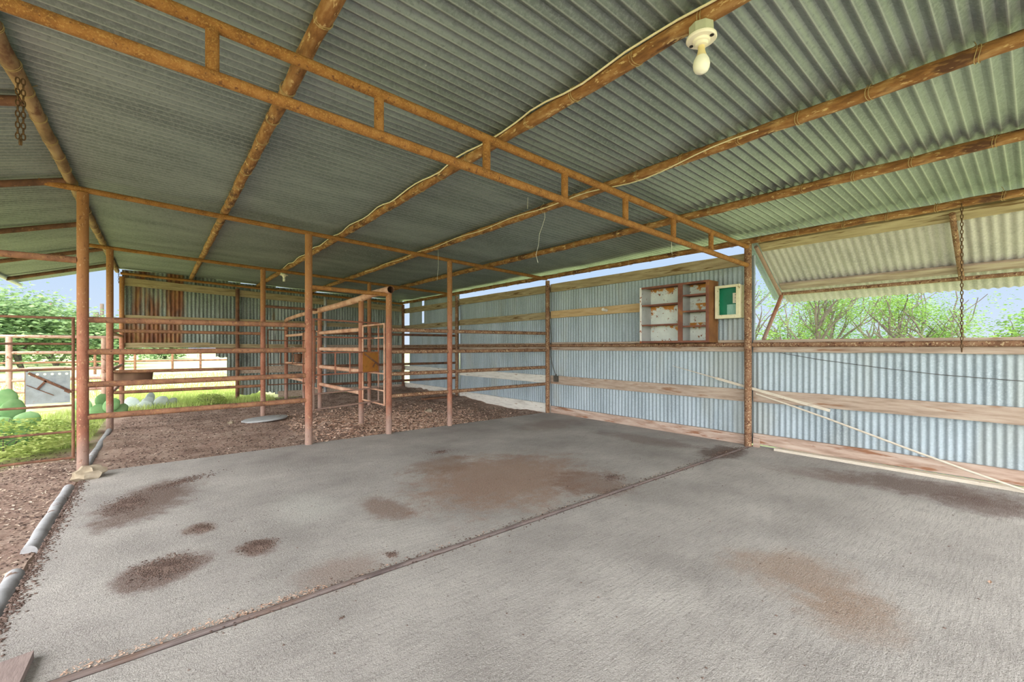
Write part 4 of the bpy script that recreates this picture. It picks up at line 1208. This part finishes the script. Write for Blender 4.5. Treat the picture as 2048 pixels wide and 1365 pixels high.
solo('grass_tufts', blades(r2, 13000, .05, .17, .006, zf), M['weed'], 'bright grass beyond the open gap in the back wall', 'grass', (1, 14, 0), kind='stuff', smooth=False)
solo('grass_tufts', blades(lambda: (random.uniform(-8, 3), random.uniform(16, 30)), 9000, .05, .18, .012, zf), M['weed'], 'sunlit field grass behind the outer pen', 'grass', (-2, 20, 0), kind='stuff', smooth=False)

def bush(c, r, h, n_, lm, label, name='weed_bush', leaf=.03, cat='bush', group=None, spread=1.0):
    c = Vector(c)
    t_ = thing(name, label, cat, c, group)
    b_ = MB()
    tips = []
    for k_ in range(14):
        a_ = random.uniform(0, 6.28); rr_ = r * random.uniform(.2, .9)
        tip = c + Vector((math.cos(a_) * rr_, math.sin(a_) * rr_, h * random.uniform(.5, 1)))
        b_.path([c + Vector((math.cos(a_) * r * .1, math.sin(a_) * r * .1, 0)), c.lerp(tip, .5) + Vector((0, 0, h * .1)), tip], [.008, .006, .003], 5)
        tips.append(tip)
    mk('stem', b_, M['bark'], t_)
    b_ = MB()
    for _ in range(n_):
        a_, u_, q_ = random.uniform(0, 6.28), random.uniform(-1, 1), random.uniform(.3, 1) ** .5
        p_ = c + Vector((math.cos(a_) * math.sqrt(1 - u_ * u_) * r * q_, math.sin(a_) * math.sqrt(1 - u_ * u_) * r * q_, h * .5 + u_ * h * .5 * q_))
        if noise.noise(p_ * (1.1 / r)) < -.22: continue
        s_ = leaf * random.uniform(.6, 1.3)
        R_ = Matrix.Rotation(random.uniform(0, 6.28), 3, 'Z') @ Matrix.Rotation(random.uniform(-1, 1), 3, 'X')
        b_.add([p_ + R_ @ Vector(q) for q in ((-s_, 0, 0), (0, -s_ * .4, s_ * .1), (s_, 0, 0), (0, s_ * .4, s_ * .1))], [(0, 1, 2, 3)])
    mk('foliage', b_, M[lm], t_, smooth=False)
    return t_
bush((-1.55, 8.3, -.06), .75, .50, 5000, 'weed', 'lime green weed clump just beyond the left gate plate')
bush((-2.5, 8.9, -.06), .8, .50, 4500, 'weed', 'lime green weed clump at the left frame edge')
bush((-1.2, 9.6, -.06), .5, .30, 2200, 'weed', 'low lime weed clump behind the first left post')
bush((.95, 12.75, -.05), .4, .28, 1800, 'weed', 'grass clump at the foot of the open back gap')

def cactus(c, pads, mat, label):
    c = Vector(c)
    t_ = thing('prickly_pear', label, 'cactus', c)
    for (dx, dy, dz, s_, yaw_, tilt_) in pads:
        b_ = MB()
        R_ = Matrix.Rotation(yaw_, 3, 'Z') @ Matrix.Rotation(tilt_, 3, 'Y')
        b_.blob(c + Vector((dx, dy, dz)), (s_ * .8, s_ * .14, s_), 16, 10, .08, s_, rot=R_)
        mk('pad', b_, M[mat], t_)
    return t_
cp = on_y(10, 785, 8.6)
cactus((cp.x, 8.6, -.05), [(0, 0, .16, .17, .3, .1), (.18, 0, .38, .17, .2, .5), (-.16, .05, .42, .17, -.2, -.3), (.05, .1, .55, .16, .5, .1), (.22, .1, .16, .14, .6, .7), (.0, .1, .72, .13, .3, -.2), (-.02, -.05, .95 - .6, .15, .1, .2)], 'cactus', 'green prickly pear cactus at the left frame edge')
cp = on_y(195, 812, 11.6)
cactus((cp.x, 11.6, -.05), [(0, 0, .14, .16, .3, .1), (.2, 0, .26, .15, .2, .6), (-.2, .05, .28, .16, -.2, -.5), (.05, .1, .36, .13, .5, .1), (.34, .1, .14, .14, .6, .7)], 'cactus', 'low green prickly pear behind the second left post')
cp = on_y(295, 800, 12.9)
cactus((cp.x, 12.9, -.05), [(0, 0, .12, .16, .3, .4), (.24, 0, .14, .15, .2, .9), (-.26, .05, .14, .16, -.2, -.8), (.05, .1, .24, .12, .5, .1), (.45, .1, .10, .13, .6, 1.0), (-.05, -.1, .08, .14, 0, 1.2)], 'cactus_pale', 'pale whitish prickly pear pads in the grass gap')

def tree(c, h, crown, n_, lm, label, name='mesquite_tree', leaf=.06, trunk=.07, seed=1, levels=3, zmin=.35, group=None, dens=.06, nz=2.0):
    rnd = random.Random(seed)
    c = Vector(c)
    t_ = thing(name, label, 'tree', c, group)
    b_ = MB()
    tips = []
    def grow(p_, d_, L_, r_, lv):
        pts_ = [p_]
        dd = d_.copy()
        for _ in range(4):
            dd = (dd + Vector((rnd.uniform(-.25, .25), rnd.uniform(-.25, .25), rnd.uniform(-.05, .15)))).normalized()
            pts_.append(pts_[-1] + dd * L_ / 4)
        b_.path(pts_, [r_ * (1 - .12 * k_) for k_ in range(5)], 6, cap=True)
        if lv >= 1: tips.extend(pts_[2:])
        if lv < levels:
            for _ in range(3 if lv < 2 else 2):
                nd = (dd + Vector((rnd.uniform(-1, 1), rnd.uniform(-1, 1), rnd.uniform(-.2, .7))) * .8).normalized()
                grow(pts_[rnd.choice((2, 3, 4))], nd, L_ * rnd.uniform(.6, .85), r_ * .55, lv + 1)
    for k_ in range(3):
        grow(c, Vector((rnd.uniform(-.5, .5), rnd.uniform(-.5, .5), 1)).normalized(), h * .42, trunk, 0)
    mk('trunk', b_, M['bark'], t_)
    f_ = MB()
    cnt = 0
    while cnt < n_:
        tp = rnd.choice(tips)
        p_ = tp + Vector((rnd.gauss(0, 1), rnd.gauss(0, 1), rnd.gauss(0, .8))) * crown * (.16 if leaf > .1 else .10)
        cnt += 1
        if p_.z < c.z + h * zmin: continue
        if noise.noise(p_ * nz) < dens: continue
        s_ = leaf * rnd.uniform(.6, 1.3)
        R_ = Matrix.Rotation(rnd.uniform(0, 6.28), 3, 'Z') @ Matrix.Rotation(rnd.uniform(-1.2, 1.2), 3, 'X')
        f_.add([p_ + R_ @ Vector(q) for q in ((-s_, 0, 0), (0, -s_ * .45, s_ * .1), (s_, 0, 0), (0, s_ * .45, s_ * .1))], [(0, 1, 2, 3)])
    mk('foliage', f_, M[lm], t_, smooth=False)
    return t_
# seen through the opening on the right
tree((12.5, 3.4, -.14), 3.6, 2.0, 34000, 'leaf_lime', 'airy lime tree nearest the mid wall post', leaf=.021, seed=3)
tree((12.2, 1.0, -.14), 3.2, 2.0, 34000, 'leaf_lime', 'airy branching tree left of centre in the wall opening', leaf=.021, seed=5)
tree((16.2, 2.7, -.14), 3.4, 2.4, 7000, 'leaf_lime', 'pale tree standing farther behind the strut', leaf=.045, seed=6)
tree((12.6, -.7, -.14), 2.25, 2.0, 30000, 'leaf_green', 'denser green tree in the middle of the wall opening', leaf=.021, seed=8)
tree((12.8, -3.0, -.14), 2.15, 2.0, 30000, 'leaf_green', 'green tree seen past the hanging chain', leaf=.021, seed=11)
tree((16.5, -.4, -.14), 2.5, 2.6, 8000, 'leaf_lime', 'low light tree behind the denser green one', leaf=.05, seed=13)
tree((17.0, -4.0, -.14), 2.6, 2.6, 8000, 'leaf_green', 'green tree at the right frame edge', leaf=.05, seed=15)
tree((16.0, 5.0, -.14), 3.6, 2.6, 7000, 'leaf_lime', 'light tree hidden partly by the mid wall post', leaf=.05, seed=17)
tree((11.8, 4.9, -.14), 3.7, 2.0, 16000, 'leaf_lime', 'bright tree just right of the mid wall post', leaf=.028, seed=19)
bush((19.5, 5.2, -.14), 3.0, 2.3, 14000, 'leaf_green', 'low leafy thicket behind the bright tree by the wall post', name='leafy_shrub', leaf=.05)
bush((20.5, .8, -.14), 3.0, 2.1, 14000, 'leaf_lime', 'low lime thicket behind the branching tree', name='leafy_shrub', leaf=.05)
bush((21.5, -3.8, -.14), 3.0, 2.1, 14000, 'leaf_lime', 'low lime thicket beyond the hanging chain', name='leafy_shrub', leaf=.05)
bush((20.5, -8.5, -.14), 3.0, 2.3, 14000, 'leaf_green', 'low green thicket at the right frame edge', name='leafy_shrub', leaf=.05)
# far trees on the left
def far(px, d, h, cr, n_, label, seed, leaf=.16, lm='leaf_far'):
    p_ = on_y(px, 700, d)
    tree((p_.x, p_.y, -.14), h, cr, n_, lm, label, name='bushy_tree', leaf=leaf, trunk=.14, seed=seed, zmin=.04, dens=-.35, nz=.5)
far(45, 42, 4.9, 6.5, 12000, 'broad bushy tree behind the left gate', 21)
far(-75, 38, 4.4, 5, 8000, 'bushy tree at the left frame edge', 22)
far(112, 50, 3.9, 5, 8000, 'lower bushy tree right of the broad one', 23)
far(195, 42, 2.9, 4.5, 8000, 'round bush between the two left posts', 24)
far(235, 52, 3.2, 4.5, 6000, 'bush partly behind the back wall edge', 25)
far(10, 55, 4.0, 6, 6000, 'hazy tree far behind the left gate', 26, .2)
far(150, 80, 3.2, 6, 6000, 'hazy low tree far across the field', 27, .2)
far(330, 70, 2.6, 7, 5000, 'hazy low trees across the field past the gap', 28, .22)
# utility poles
for (px, top, lab) in ((103, 606, 'utility pole above the broad bushy tree'), (204, 608, 'utility pole between the two left posts')):
    p = on_y(px, top, 62)
    t = thing('utility_pole', lab, 'pole', (p.x, 62, -.14))
    b = MB(); b.tube((p.x, 62, -.14), (p.x, 62, p.z), .16, 10); mk('pole', b, M['pole_wood'], t)
    b = MB(); b.tube((p.x - .45, 62, p.z - .9), (p.x - .45, 62, p.z - 1.7), .22, 10); b.tube((p.x - .45, 62, p.z - 1.2), (p.x, 62, p.z - 1.2), .06, 6); mk('transformer', b, M['pole_wood'], t)

# ------------------------------------------------------------------ groups of repeats
GROUPS = {'roof_purlin': 'purlins under the roof sheets', 'short_rafter': 'short rafters left of the ridge', 'cross_beam': 'cross pipes under the purlins',
          'support_post': 'posts of the walls and eave', 'sill_rail': 'pipe rails at sill height', 'wooden_board': 'boards nailed along the walls',
          'pipe_fence': 'pipe fences of the pens', 'pipe_gate': 'tube gates of the pens', 'bulb_fixture': 'bulb holders on the third purlin',
          'buried_pipe': 'grey pipe lengths along the left edge', 'prickly_pear': 'prickly pears beyond the pens', 'mesquite_tree': 'trees beyond the wall opening',
          'bushy_tree': 'bushy trees across the field', 'utility_pole': 'utility poles far off', 'weed_bush': 'weed clumps beyond the gate', 'feed_bucket': 'buckets hung in the chute',
          'steel_chain': 'hanging chains', 'electric_cable': 'cables along the purlins', 'hanging_wire': 'loose hanging wires', 'stone': 'stones in the pens',
          'dirt_patch': 'dirt patches on the slab', 'grass_tufts': 'grass outside the shed'}
for o in COL.objects:
    k = o.name.split('.')[0]
    if o.parent is None and k in GROUPS and 'category' in o: o['group'] = GROUPS[k]
